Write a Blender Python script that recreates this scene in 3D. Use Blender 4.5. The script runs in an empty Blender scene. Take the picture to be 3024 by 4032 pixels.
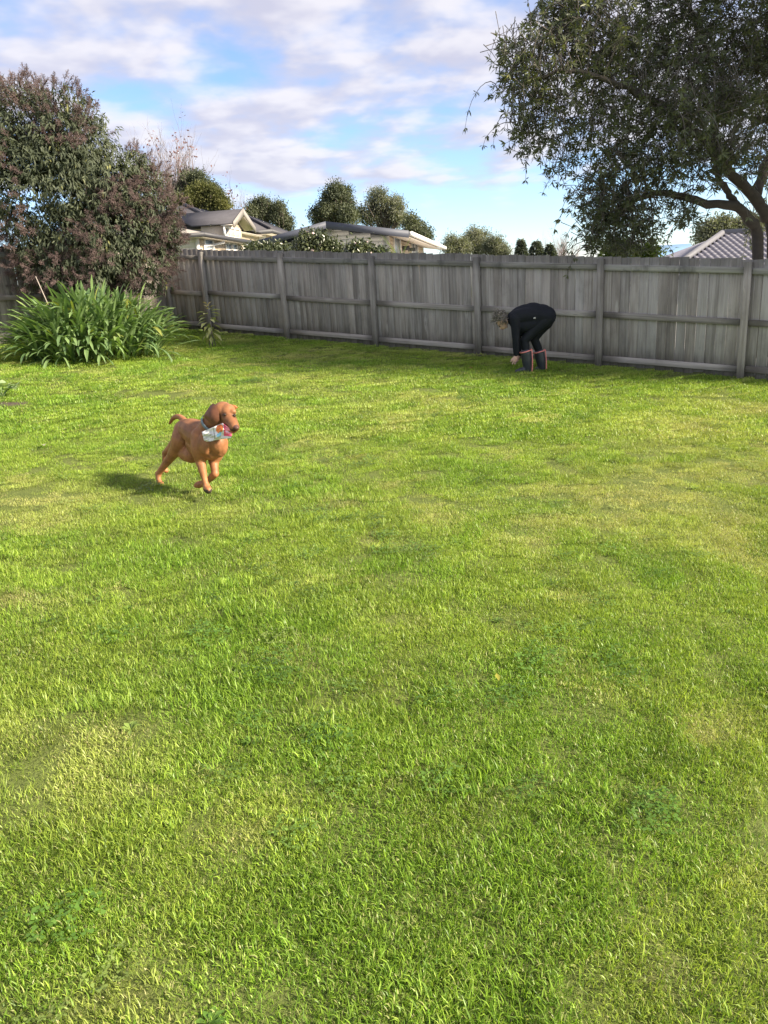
import bpy, math, random
import numpy as np
from mathutils import Vector, Matrix
random.seed(7); rng = np.random.default_rng(11)
sc = bpy.context.scene
COL = sc.collection
rad = math.radians

# ------------------------------------------------------------------ camera
# camera axes in a gravity-up world; the lawn is a gently tilted plane through the origin with normal N
FW = np.array([0.0, 0.957647, -0.287946]); RT = np.array([0.998020, -0.018111, -0.060233]); UP = np.array([0.062897, 0.287376, 0.955751])
N = np.array([0.074784, -0.046479, 0.996116]); H = 1.807018; C = np.array([0, 0, H]); F, CX, CY = 2911.0, 1512.0, 2016.0
cam = bpy.data.cameras.new('camera'); camo = bpy.data.objects.new('camera', cam); COL.objects.link(camo)
cam.sensor_fit = 'VERTICAL'; cam.sensor_height = 36; cam.sensor_width = 27; cam.lens = F / 4032 * 36
cam.clip_start = 0.05; cam.clip_end = 3000
camo.matrix_world = Matrix(((RT[0], UP[0], -FW[0], 0), (RT[1], UP[1], -FW[1], 0), (RT[2], UP[2], -FW[2], H), (0, 0, 0, 1)))
sc.camera = camo

def ray(x, y): return FW + RT * (x - CX) / F - UP * (y - CY) / F
def G(x, y):
    "photo pixel -> point on the lawn"
    d = ray(x, y); t = -(N @ C) / (N @ d); return C + t * d
def W(x, y, Y):
    "photo pixel -> point at distance Y"
    d = ray(x, y); return C + d * (Y / d[1])
def gz(x, y): return -(N[0] * x + N[1] * y) / N[2]
def gp(x, y): return np.array([x, y, gz(x, y)])

# ------------------------------------------------------------------ sky, sun, exposure
SUN_AZ, SUN_EL = rad(-20), rad(28)      # azimuth from +X, counter-clockwise
sun_dir = Vector((math.cos(SUN_EL) * math.cos(SUN_AZ), math.cos(SUN_EL) * math.sin(SUN_AZ), math.sin(SUN_EL)))
sl = bpy.data.lights.new('sun', 'SUN'); so = bpy.data.objects.new('sun', sl); COL.objects.link(so)
sl.energy = 5.0; sl.angle = rad(7.0); sl.color = (1.0, 0.88, 0.70)
so.rotation_euler = sun_dir.to_track_quat('Z', 'Y').to_euler()
so.location = sun_dir * 50

world = bpy.data.worlds.new('World'); sc.world = world; world.use_nodes = True
nt = world.node_tree; nt.nodes.clear()
class NT:
    def __init__(s, t): s.t = t
    def n(s, typ, ins=None, **kw):
        nd = s.t.nodes.new(typ)
        for k, v in kw.items(): setattr(nd, k, v)
        if ins:
            for k, v in ins.items(): s.set(nd, k, v)
        return nd
    def set(s, nd, k, v):
        sock = nd.inputs[k]
        if hasattr(v, 'outputs'): v = v.outputs[0]
        if isinstance(v, bpy.types.NodeSocket): s.t.links.new(v, sock)
        else:
            if isinstance(v, (tuple, list)) and sock.type == 'RGBA' and len(v) == 3: v = (*v, 1)
            sock.default_value = v
    def math(s, op, a, b=None, c=None, clamp=False):
        nd = s.t.nodes.new('ShaderNodeMath'); nd.operation = op; nd.use_clamp = clamp
        s.set(nd, 0, a)
        if b is not None: s.set(nd, 1, b)
        if c is not None: s.set(nd, 2, c)
        return nd.outputs[0]
    def vmath(s, op, a, b=None):
        nd = s.t.nodes.new('ShaderNodeVectorMath'); nd.operation = op
        s.set(nd, 0, a)
        if b is not None: s.set(nd, 1, b)
        return nd.outputs[0]
    def ss(s, x, a, b):
        nd = s.t.nodes.new('ShaderNodeMapRange'); nd.interpolation_type = 'SMOOTHSTEP'
        s.set(nd, 'Value', x); nd.inputs['From Min'].default_value = a; nd.inputs['From Max'].default_value = b
        return nd.outputs[0]
    def mix(s, fac, a, b, blend='MIX'):
        nd = s.t.nodes.new('ShaderNodeMix'); nd.data_type = 'RGBA'; nd.blend_type = blend
        s.set(nd, 0, fac); s.set(nd, 6, a); s.set(nd, 7, b)
        return nd.outputs[2]
    def noise(s, vec, scale, detail=3, rough=0.5, dist=0, out=0):
        nd = s.t.nodes.new('ShaderNodeTexNoise')
        if vec is not None: s.set(nd, 'Vector', vec)
        nd.inputs['Scale'].default_value = scale; nd.inputs['Detail'].default_value = detail
        nd.inputs['Roughness'].default_value = rough; nd.inputs['Distortion'].default_value = dist
        return nd.outputs[out]
w = NT(nt)
tc = w.n('ShaderNodeTexCoord'); dirv = tc.outputs['Generated']
sky = w.n('ShaderNodeTexSky', sky_type='NISHITA', sun_disc=False, sun_elevation=SUN_EL, sun_rotation=rad(110),
          altitude=50, air_density=1.0, dust_density=0.15, ozone_density=1.6)
sep = w.n('ShaderNodeSeparateXYZ', {0: dirv})
dz = sep.outputs[2]
zz = w.math('ADD', w.math('MAXIMUM', dz, 0.0), 0.16)
px_ = w.math('DIVIDE', sep.outputs[0], zz); py_ = w.math('DIVIDE', sep.outputs[1], zz)
pv = w.n('ShaderNodeCombineXYZ', {0: px_, 1: w.math('MULTIPLY', py_, 1.0), 2: 3.3}).outputs[0]
big = w.noise(pv, 0.95, 2, 0.5)
puf = w.noise(pv, 4.0, 4, 0.48, 0.1)
dens = w.math('ADD', w.math('MULTIPLY', big, 0.55), w.math('MULTIPLY', puf, 0.62))
off = w.vmath('ADD', pv, (0.085, -0.06, 0.0))
puf2 = w.noise(off, 4.0, 3, 0.48, 0.1)
elevf = w.ss(dz, 0.085, 0.19)
thick = w.math('MULTIPLY', w.ss(w.math('ADD', dens, w.math('MULTIPLY', elevf, 0.13)), 0.505, 0.735), w.ss(dz, 0.06, 0.135))
lit = w.ss(w.math('SUBTRACT', puf, puf2), -0.12, 0.17)
core = w.ss(dens, 0.60, 0.78)
cloudc = w.mix(lit, (0.62, 0.605, 0.72), (0.88, 0.845, 0.88))
cloudc = w.mix(w.math('MULTIPLY', core, 0.35), cloudc, (0.62, 0.60, 0.68))
skyc = w.mix(1.0, sky.outputs[0], (0.82, 0.90, 1.10), 'MULTIPLY')
bg1 = w.n('ShaderNodeBackground', {0: skyc, 1: 0.088})
bg2 = w.n('ShaderNodeBackground', {0: cloudc, 1: 0.42})
wm = w.n('ShaderNodeMixShader', {0: w.math('MULTIPLY', thick, 0.90), 1: bg1, 2: bg2})
# pale low cloud bank near the horizon
hz = w.math('MULTIPLY', w.ss(w.math('MULTIPLY', dz, -1.0), -0.075, -0.02), w.ss(w.noise(pv, 0.8, 4, 0.55), 0.42, 0.62))
bg3 = w.n('ShaderNodeBackground', {0: (0.93, 0.86, 0.86), 1: 0.47})
wm2 = w.n('ShaderNodeMixShader', {0: w.math('MULTIPLY', hz, 0.5), 1: wm, 2: bg3})
w.n('ShaderNodeOutputWorld', {0: wm2})
sc.view_settings.view_transform = 'Standard'; sc.view_settings.look = 'None'
sc.view_settings.exposure = 1.42; sc.view_settings.gamma = 1.0
sc.cycles.max_bounces = 8; sc.cycles.diffuse_bounces = 3; sc.cycles.transmission_bounces = 6; sc.cycles.transparent_max_bounces = 8

# ------------------------------------------------------------------ helpers
def tag(o, label=None, cat=None, group=None, kind=None):
    if label: o['label'] = label
    if cat: o['category'] = cat
    if group: o['group'] = group
    if kind: o['kind'] = kind
    return o
def empty(name, loc=(0, 0, 0), rz=0.0):
    o = bpy.data.objects.new(name, None); COL.objects.link(o); o.location = Vector(loc); o.rotation_euler = (0, 0, rz); o.empty_display_size = 0.2
    return o
def link(name, me, parent=None, local=False):
    o = bpy.data.objects.new(name, me); COL.objects.link(o)
    if parent is not None:
        o.parent = parent
        if not local: o.matrix_parent_inverse = world_of(parent).inverted()
    return o
def world_of(o):
    m = Matrix.LocRotScale(o.location, o.rotation_euler, o.scale)
    if o.parent is not None: return world_of(o.parent) @ o.matrix_parent_inverse @ m
    return m
def mesh_np(name, V, faces, col=None, mat=None, smooth=False):
    "V (n,3), faces: list of (m,k) index arrays"
    me = bpy.data.meshes.new(name)
    V = np.asarray(V, dtype=np.float32)
    me.vertices.add(len(V)); me.vertices.foreach_set('co', V.ravel())
    fl = [np.asarray(f, dtype=np.int32) for f in faces if len(f)]
    idx = np.concatenate([f.ravel() for f in fl]); tot = np.concatenate([np.full(len(f), f.shape[1], np.int32) for f in fl])
    st = np.concatenate([[0], np.cumsum(tot)[:-1]]).astype(np.int32)
    me.loops.add(len(idx)); me.loops.foreach_set('vertex_index', idx)
    me.polygons.add(len(tot)); me.polygons.foreach_set('loop_start', st)
    if smooth: me.polygons.foreach_set('use_smooth', np.ones(len(tot), bool))
    me.update(calc_edges=True)
    if col is not None:
        a = me.attributes.new('tint', 'FLOAT_COLOR', 'POINT')
        c = np.ones((len(V), 4), np.float32); col = np.asarray(col, np.float32)
        c[:, :3] = col[:, None] if col.ndim == 1 else col
        a.data.foreach_set('color', c.ravel())
    if mat: me.materials.append(mat)
    return me
class MB:
    def __init__(s): s.v = []; s.f = {3: [], 4: []}; s.c = []; s.n = 0
    def add(s, V, faces, col=0.5):
        V = np.asarray(V, float)
        for f in faces:
            f = np.asarray(f)
            if len(f): s.f[f.shape[1]].append(f + s.n)
        s.v.append(V); s.n += len(V)
        col = np.asarray(col, float)
        s.c.append(np.broadcast_to(col, (len(V),) if col.ndim <= 1 else (len(V), 3)).copy() if col.ndim != 2 else col)
        return s
    def box(s, c, size, R=None, col=0.5):
        V = np.array([[x, y, z] for x in (-.5, .5) for y in (-.5, .5) for z in (-.5, .5)]) * np.asarray(size)
        if R is not None: V = V @ np.asarray(R).T
        return s.add(V + np.asarray(c), [np.array([[0, 1, 3, 2], [4, 6, 7, 5], [0, 4, 5, 1], [2, 3, 7, 6], [0, 2, 6, 4], [1, 5, 7, 3]])], col)
    def prism(s, poly, d):
        "convex polygon (list of 3d points) extruded by vector d"
        P = np.asarray(poly, float); k = len(P); Q = P + np.asarray(d)
        V = np.vstack([P, Q]); quads = [[i, (i + 1) % k, (i + 1) % k + k, i + k] for i in range(k)]
        tris = [[0, i + 1, i] for i in range(1, k - 1)] + [[k, k + i, k + i + 1] for i in range(1, k - 1)]
        return s.add(V, [np.array(tris), np.array(quads)])
    def tube(s, pts, r, n=8, col=0.5, cap=True):
        P = np.asarray(pts, float); r = np.broadcast_to(r, (len(P),)); T = np.gradient(P, axis=0); T /= np.linalg.norm(T, axis=1)[:, None] + 1e-9
        a = np.array([0.0, 0, 1]) if abs(T[0][2]) < 0.9 else np.array([1.0, 0, 0])
        V = []
        u = np.cross(T[0], a); u /= np.linalg.norm(u)
        for i in range(len(P)):
            u = u - T[i] * (u @ T[i]); u /= np.linalg.norm(u); vv = np.cross(T[i], u)
            for k in range(n):
                an = 2 * math.pi * k / n; V.append(P[i] + r[i] * (math.cos(an) * u + math.sin(an) * vv))
        q = [[i * n + k, i * n + (k + 1) % n, (i + 1) * n + (k + 1) % n, (i + 1) * n + k] for i in range(len(P) - 1) for k in range(n)]
        t = []
        if cap:
            V += [P[0], P[-1]]; b = len(P) * n; e = (len(P) - 1) * n
            t = [[b, (k + 1) % n, k] for k in range(n)] + [[b + 1, e + k, e + (k + 1) % n] for k in range(n)]
        return s.add(np.array(V), [np.array(t, int).reshape(-1, 3), np.array(q)], col)
    def mesh(s, name, mat=None, smooth=False):
        V = np.vstack(s.v); cs = s.c; d = max(c.ndim for c in cs)
        c = np.concatenate([c if c.ndim == d else np.repeat(c[:, None], 3, 1) for c in cs])
        fs = [np.vstack(s.f[k]) for k in (3, 4) if s.f[k]]
        return mesh_np(name, V, fs, c, mat, smooth)
    def build(s, name, mat=None, parent=None, smooth=False, local=False): return link(name, s.mesh(name, mat, smooth), parent, local)
def unit(a):
    a = np.asarray(a, float); return a / (np.linalg.norm(a, axis=-1, keepdims=True) + 1e-9)
def leaf_geo(pos, d, nrm, L, Wd, fold=0.25, arch=0.10, droop=0.10, mid=0.45):
    "folded two-quad leaves, vectorised"
    d = unit(d); side = unit(np.cross(d, nrm)); nrm = np.cross(side, d); L = np.broadcast_to(L, (len(pos),))[:, None]; Wd = np.broadcast_to(Wd, (len(pos),))[:, None]
    b = pos; l = pos + d * mid * L - side * Wd / 2 + nrm * arch * L; r = pos + d * mid * L + side * Wd / 2 + nrm * arch * L
    m = pos + d * (mid + .05) * L + nrm * (arch * L - fold * Wd); t = pos + d * L - nrm * droop * L
    V = np.stack([b, l, m, r, t], 1).reshape(-1, 3); k = np.arange(len(pos))[:, None] * 5
    Q = np.concatenate([k + np.array([[0, 3, 4, 2]]), k + np.array([[0, 2, 4, 1]])])
    return V, Q
def stick_geo(A, B, ra, rb):
    A = np.asarray(A, float); B = np.asarray(B, float); T = unit(B - A); ref = np.where(np.abs(T[:, 2:3]) < 0.9, np.array([[0, 0, 1.0]]), np.array([[1.0, 0, 0]]))
    u = unit(np.cross(T, ref)); v = np.cross(T, u); ra = np.broadcast_to(ra, (len(A),))[:, None]; rb = np.broadcast_to(rb, (len(A),))[:, None]
    V = []
    for k in range(3):
        a = 2 * math.pi * k / 3; o = math.cos(a) * u + math.sin(a) * v; V += [A + ra * o, B + rb * o]
    V = np.stack(V, 1).reshape(-1, 3); k = np.arange(len(A))[:, None] * 6
    Q = np.concatenate([k + np.array([[0, 2, 3, 1]]), k + np.array([[2, 4, 5, 3]]), k + np.array([[4, 0, 1, 5]])])
    return V, Q
def rdir(n): return unit(rng.normal(size=(n, 3)))
def spline(pts, n=24):
    P = np.asarray(pts, float); k = len(P); out = []
    Q = np.vstack([2 * P[0] - P[1], P, 2 * P[-1] - P[-2]])
    for t in np.linspace(0, k - 1 - 1e-6, n):
        i = int(t); u = t - i; p0, p1, p2, p3 = Q[i], Q[i + 1], Q[i + 2], Q[i + 3]
        out.append(0.5 * ((2 * p1) + (-p0 + p2) * u + (2 * p0 - 5 * p1 + 4 * p2 - p3) * u * u + (-p0 + 3 * p1 - 3 * p2 + p3) * u ** 3))
    return np.array(out)

# ------------------------------------------------------------------ materials
def new_mat(name):
    m = bpy.data.materials.new(name); m.use_nodes = True; t = m.node_tree; t.nodes.clear(); n = NT(t)
    out = n.n('ShaderNodeOutputMaterial'); return m, n, out
def plain(name, col, rough=0.6, var=0.15, scale=6, bump=0.0, bscale=40, spec=0.3, metal=0.0):
    m, n, out = new_mat(name); tcx = n.n('ShaderNodeTexCoord')
    nz = n.noise(tcx.outputs['Object'], scale, 4, 0.6)
    c = n.mix(nz, tuple(x * (1 - var) for x in col), tuple(min(1, x * (1 + var)) for x in col))
    b = n.n('ShaderNodeBsdfPrincipled', {'Base Color': c, 'Roughness': rough, 'Specular IOR Level': spec, 'Metallic': metal})
    if bump:
        bp = n.n('ShaderNodeBump', {'Strength': bump, 'Distance': 0.01, 'Height': n.noise(tcx.outputs['Object'], bscale, 4, 0.6)}); n.set(b, 'Normal', bp)
    n.set(out, 0, b); return m
def leafmat(name, c1, c2, c3=None, trans=0.35, rough=0.45, spec=0.4, tcol=None):
    "tint attribute 0..1 blends c1 -> c2 (and -> c3 above 0.8)"
    m, n, out = new_mat(name); at = n.n('ShaderNodeAttribute', attribute_name='tint'); fac = at.outputs['Fac']
    c = n.mix(fac, c1, c2)
    if c3: c = n.mix(n.ss(fac, 0.86, 0.97), c, c3)
    b = n.n('ShaderNodeBsdfPrincipled', {'Base Color': c, 'Roughness': rough, 'Specular IOR Level': spec})
    tr = n.n('ShaderNodeBsdfTranslucent', {0: n.mix(1.0, c, tcol or (1.3, 1.4, 0.6), 'MULTIPLY')})
    n.set(out, 0, n.n('ShaderNodeMixShader', {0: trans, 1: b, 2: tr})); return m
def woodmat(name, dark, light, moss=0.25, scale=1.0, stain=False):
    "weathered timber, grain along local Z, knots, per-board tone"
    m, n, out = new_mat(name); tcx = n.n('ShaderNodeTexCoord'); oi = n.n('ShaderNodeObjectInfo'); rnd = oi.outputs['Random']
    offv = n.n('ShaderNodeCombineXYZ', {0: n.math('MULTIPLY', rnd, 37.0), 1: n.math('MULTIPLY', rnd, 17.0), 2: n.math('MULTIPLY', rnd, 91.0)}).outputs[0]
    p = n.vmath('ADD', tcx.outputs['Object'], offv)
    pk = n.vmath('MULTIPLY', p, (1.0, 1.0, 0.42))
    vo = n.n('ShaderNodeTexVoronoi', {'Vector': pk, 'Scale': 3.2, 'Randomness': 1.0}); kd = vo.outputs['Distance']
    bend = n.math('MULTIPLY', n.ss(n.math('MULTIPLY', kd, -1.0), -0.20, -0.02), 0.04)
    pg = n.vmath('ADD', n.vmath('MULTIPLY', p, (1.0, 1.0, 0.035)), n.n('ShaderNodeCombineXYZ', {0: bend}).outputs[0])
    g1 = n.noise(pg, 38, 5, 0.65); g2 = n.noise(pg, 150, 3, 0.6); blot = n.noise(n.vmath('MULTIPLY', p, (1, 1, 0.35)), 5.0, 4, 0.6)
    f = n.math('ADD', n.math('MULTIPLY', g1, 0.55), n.math('MULTIPLY', g2, 0.25)); f = n.math('ADD', f, n.math('MULTIPLY', blot, 0.55))
    f = n.math('ADD', f, n.math('MULTIPLY', n.math('SUBTRACT', rnd, 0.5), 0.20))
    c = n.mix(n.ss(f, 0.38, 0.95), dark, light)
    hue = n.n('ShaderNodeMath', operation='FRACT', ins={0: n.math('MULTIPLY', rnd, 7.13)}).outputs[0]
    c = n.mix(n.math('MULTIPLY', hue, 0.30), c, n.mix(1.0, c, (1.10, 0.97, 0.86), 'MULTIPLY'))
    knot = n.ss(n.math('MULTIPLY', kd, -1.0), -0.050, -0.022)
    c = n.mix(n.math('MULTIPLY', knot, 0.75), c, tuple(x * 0.28 for x in dark))
    halo = n.math('MULTIPLY', n.ss(n.math('MULTIPLY', kd, -1.0), -0.13, -0.05), 0.35)
    c = n.mix(halo, c, tuple(min(1, x * 1.25) for x in light))
    geo = n.n('ShaderNodeNewGeometry')
    mz = n.noise(n.vmath('MULTIPLY', geo.outputs['Position'], (1, 1, 0.6)), 2.3, 5, 0.65)
    c = n.mix(n.math('MULTIPLY', n.ss(mz, 0.52, 0.70), moss), c, (0.062, 0.062, 0.060))
    c = n.mix(n.math('MULTIPLY', n.ss(n.noise(p, 7.0, 5, 0.7), 0.60, 0.72), 0.35), c, (0.22, 0.235, 0.225))
    if stain:
        oz = n.n('ShaderNodeSeparateXYZ', {0: tcx.outputs['Object']}).outputs[2]; sn = n.noise(n.vmath('MULTIPLY', p, (1, 1, .3)), 11, 4, .6)
        lo = n.ss(n.math('MULTIPLY', n.math('SUBTRACT', oz, n.math('MULTIPLY', sn, .22)), -1.0), -.10, .06); hi = n.ss(n.math('ADD', oz, n.math('MULTIPLY', sn, .14)), .93, 1.04)
        c = n.mix(n.math('MULTIPLY', lo, .6), c, (.07, .062, .05)); c = n.mix(n.math('MULTIPLY', hi, .55), c, (.085, .083, .078))
    b = n.n('ShaderNodeBsdfPrincipled', {'Base Color': c, 'Roughness': 0.85, 'Specular IOR Level': 0.15})
    bp = n.n('ShaderNodeBump', {'Strength': 0.6, 'Distance': 0.004, 'Height': n.math('SUBTRACT', f, knot)}); n.set(b, 'Normal', bp)
    n.set(out, 0, b); return m

M = {}
M['wood'] = woodmat('weathered_wood', (0.180, 0.164, 0.150), (0.490, 0.460, 0.432), stain=True)
M['wood_mossy'] = woodmat('weathered_wood_mossy', (0.13, 0.123, 0.115), (0.42, 0.405, 0.385), moss=0.65)
M['wood_brown'] = woodmat('weathered_wood_brown', (0.16, 0.14, 0.12), (0.44, 0.40, 0.36), moss=0.4)
M['bark'] = plain('bark', (0.078, 0.066, 0.056), 0.9, 0.5, 9, 0.8, 30)
M['twig'] = plain('twig', (0.16, 0.14, 0.125), 0.9, 0.3, 9)
M['twig_pale'] = plain('twig_pale', (0.24, 0.20, 0.20), 0.9, 0.2, 9)
M['bush_leaf'] = leafmat('bush_leaf', (0.060, 0.074, 0.048), (0.115, 0.132, 0.078), (0.24, 0.24, 0.09), 0.25, 0.55, 0.2)
M['panicle'] = leafmat('panicle', (0.13, 0.097, 0.094), (0.245, 0.178, 0.166), None, 0.2, 0.8, 0.1, (1.2, 1.0, 0.9))
M['tree_leaf'] = leafmat('tree_leaf', (0.082, 0.096, 0.062), (0.20, 0.215, 0.115), (0.24, 0.23, 0.08), 0.3, 0.45, 0.4)
M['shade_leaf'] = leafmat('shade_leaf', (0.03, 0.045, 0.02), (0.07, 0.09, 0.035), None, 0.1, 0.5, 0.3)
M['dark_leaf'] = leafmat('dark_leaf', (0.066, 0.080, 0.058), (0.165, 0.180, 0.115), None, 0.2, 0.75, 0.08)
M['olive_leaf'] = leafmat('olive_leaf', (0.070, 0.080, 0.034), (0.185, 0.185, 0.075), None, 0.3, 0.75, 0.08)
M['gum_leaf_haze'] = leafmat('gum_leaf_haze', (0.115, 0.128, 0.10), (0.26, 0.265, 0.20), None, 0.3, 0.75, 0.08)  # grey-green gum leaf, lightened in place of distance haze
M['conifer_leaf'] = leafmat('conifer_leaf', (0.07, 0.085, 0.075), (0.15, 0.17, 0.14), None, 0.2)
M['red_leaf'] = leafmat('red_leaf', (0.12, 0.06, 0.055), (0.27, 0.14, 0.12), None, 0.3, 0.6, 0.2, (1.3, 1.0, 0.9))
M['camellia_leaf'] = leafmat('camellia_leaf', (0.04, 0.055, 0.032), (0.12, 0.14, 0.07), (0.16, 0.18, 0.09), 0.15, 0.3, 0.6)
M['flower'] = plain('flower', (0.80, 0.62, 0.58), 0.6, 0.1)
M['strap_leaf'] = None; M['yellow_leaf'] = leafmat('yellow_leaf', (0.30, 0.30, 0.04), (0.45, 0.42, 0.08), None, 0.4)
M['spike_leaf'] = leafmat('spike_leaf', (0.08, 0.13, 0.03), (0.24, 0.30, 0.07), None, 0.4)

# ------------------------------------------------------------------ ground and lawn
def soft(v, lim, k=9.0):
    a = np.abs(v); return np.sign(v) * np.where(a < lim, a, lim + k * (1 - np.exp(-(a - lim) / k)))
def gz_far(x, y): return -(N[0] * soft(x, 18.0) + N[1] * soft(y, 24.0)) / N[2]
xs = np.unique(np.concatenate([np.linspace(-18, 18, 73), np.array([-1500, -700, -350, -180, -100, -70, -50, -38, -30, -24, 24, 30, 38, 50, 70, 100, 180, 350, 700, 1500.])]))
ys = np.unique(np.concatenate([np.linspace(-6, 24, 61), np.array([-600, -200, -80, -40, -24, -15, -10, 28, 32, 38, 46, 56, 70, 100, 180, 350, 700, 1500.])]))
X, Y = np.meshgrid(xs, ys); V = np.stack([X, Y, gz_far(X, Y)], -1).reshape(-1, 3); nx = len(xs)
ii = (np.arange(len(ys) - 1)[:, None] * nx + np.arange(nx - 1)[None]).ravel()
m, n, out = new_mat('lawn_soil'); geo = n.n('ShaderNodeNewGeometry'); P_ = geo.outputs['Position']
c = n.mix(n.noise(P_, 14, 5, 0.65), (0.06, 0.085, 0.02), (0.17, 0.20, 0.06))
c = n.mix(n.math('MULTIPLY', n.ss(n.noise(P_, 2.1, 5, 0.6), 0.55, 0.72), 0.45), c, (0.19, 0.17, 0.075))
b = n.n('ShaderNodeBsdfPrincipled', {'Base Color': c, 'Roughness': 0.95, 'Specular IOR Level': 0.1})
n.set(b, 'Normal', n.n('ShaderNodeBump', {'Strength': 0.8, 'Distance': 0.02, 'Height': n.noise(P_, 60, 4, 0.7)})); n.set(out, 0, b)
M['soil'] = m
gnd = link('ground', mesh_np('ground', V, [np.stack([ii, ii + 1, ii + nx + 1, ii + nx], 1)], None, M['soil'], True)); tag(gnd, 'green lawn ground gently tilted between the fences', 'ground', kind='structure')

# fence lines (ground points)
A0 = np.array([-1.809, 16.440]); A1 = np.array([5.767, 11.722]); FD = (A1 - A0) / np.linalg.norm(A1 - A0)   # back fence direction, left(far) -> right(near)
SP = np.linalg.norm(A1 - A0) / 4
CORNER = A0 - FD * SP * 1.55
LD = unit(np.array([-7.195, 14.727]) - CORNER)                                                                # side fence direction, corner -> camera side
FNn = np.array([FD[1], -FD[0]]); FNn = FNn if FNn @ (-A0) > 0 else -FNn                                         # normals facing the lawn
LNn = np.array([LD[1], -LD[0]]); LNn = LNn if LNn @ np.array([1, 0]) > 0 else -LNn

def vnoise(x, y, s, seed):
    "smooth value noise for placing patches"
    r = np.random.default_rng(seed).random((64, 64)); u = x * s; v = y * s; i = np.floor(u).astype(int); j = np.floor(v).astype(int); fu = u - i; fv = v - j
    fu = fu * fu * (3 - 2 * fu); fv = fv * fv * (3 - 2 * fv); g = lambda a, b_: r[a % 64, b_ % 64]
    return (g(i, j) * (1 - fu) + g(i + 1, j) * fu) * (1 - fv) + (g(i, j + 1) * (1 - fu) + g(i + 1, j + 1) * fu) * fv
def fbm(x, y, s, seed): return (vnoise(x, y, s, seed) + .5 * vnoise(x, y, s * 2.1, seed + 1) + .25 * vnoise(x, y, s * 4.3, seed + 2)) / 1.75

# grass blade clumps (sources for the lawn's node tree, not in the scene themselves)
def clump_mesh(name, nb, R_, hmin, hmax, wid, lean, dryfrac, seed, mat):
    r = np.random.default_rng(seed); V = []; Tq = []; Tt = []; colr = []; k = 0
    rr = R_ * np.sqrt(r.random(nb)); aa = r.random(nb) * 2 * math.pi
    for i in range(nb):
        b = np.array([rr[i] * math.cos(aa[i]), rr[i] * math.sin(aa[i]), -0.006]); dry = r.random() < dryfrac
        h = r.uniform(hmin, hmax) * (0.75 if dry else 1); az = r.random() * 2 * math.pi; ln = abs(r.normal(0, lean)) + (0.6 if dry else 0.22); ln = min(ln, 1.35)
        d = np.array([math.cos(az), math.sin(az), 0]); fa = az + math.pi / 2 + r.normal(0, 0.7); s_ = np.array([math.cos(fa), math.sin(fa), 0]) * wid * r.uniform(0.6, 1.3) / 2
        p1 = b + h * 0.5 * (d * math.sin(ln * 0.55) + np.array([0, 0, math.cos(ln * 0.55)])); p2 = p1 + h * 0.5 * (d * math.sin(ln * 1.3) + np.array([0, 0, math.cos(ln * 1.3)]))
        V += [b - s_, b + s_, p1 + s_ * .85, p1 - s_ * .85, p2]; Tq.append([k, k + 1, k + 2, k + 3]); Tt.append([k + 3, k + 2, k + 4]); k += 5
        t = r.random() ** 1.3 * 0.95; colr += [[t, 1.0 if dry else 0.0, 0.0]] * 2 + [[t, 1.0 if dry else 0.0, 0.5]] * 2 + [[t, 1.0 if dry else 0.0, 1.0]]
    return mesh_np(name, np.array(V), [np.array(Tt), np.array(Tq)], np.array(colr), mat)
def clover_mesh(name, nb, R_, seed, mat, size=0.011):
    r = np.random.default_rng(seed); mb = MB()
    for i in range(nb):
        rr = R_ * math.sqrt(r.random()); a = r.random() * 6.28; h = r.uniform(0.02, 0.045); c_ = np.array([rr * math.cos(a), rr * math.sin(a), h]); t = r.random() * 0.6
        a0 = r.random() * 6.28; tilt = r.normal(0, 0.3, 2)
        for q in range(3):
            an = a0 + q * 2.094; d = np.array([math.cos(an), math.sin(an), tilt[0] * math.cos(an) + tilt[1] * math.sin(an)]); s_ = np.array([-math.sin(an), math.cos(an), 0]); L = size * r.uniform(.8, 1.3)
            mb.add([c_, c_ + d * L + s_ * L * .6, c_ + d * L * 1.35 , c_ + d * L - s_ * L * .6], [np.array([[0, 1, 2, 3]])], np.array([[t, 0, 0.35]] * 4))
    return mb.mesh(name, mat)
def weed_mesh(name, nl, seed, mat, L0=0.07):
    r = np.random.default_rng(seed); mb = MB()
    for i in range(nl):
        an = r.random() * 6.28; el = r.uniform(0.15, 0.8); d = np.array([math.cos(an) * math.cos(el), math.sin(an) * math.cos(el), math.sin(el)]); L = L0 * r.uniform(.6, 1.3)
        v_, q_ = leaf_geo(np.array([[0, 0, 0.005]]), d[None], np.array([[0, 0, 1.0]]), np.array([L]), np.array([L * .36]), .2, .12, .12, .6)
        mb.add(v_, [q_], np.array([[r.random() * .6, 0, 0.3]] * 5))
    return mb.mesh(name, mat)
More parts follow.
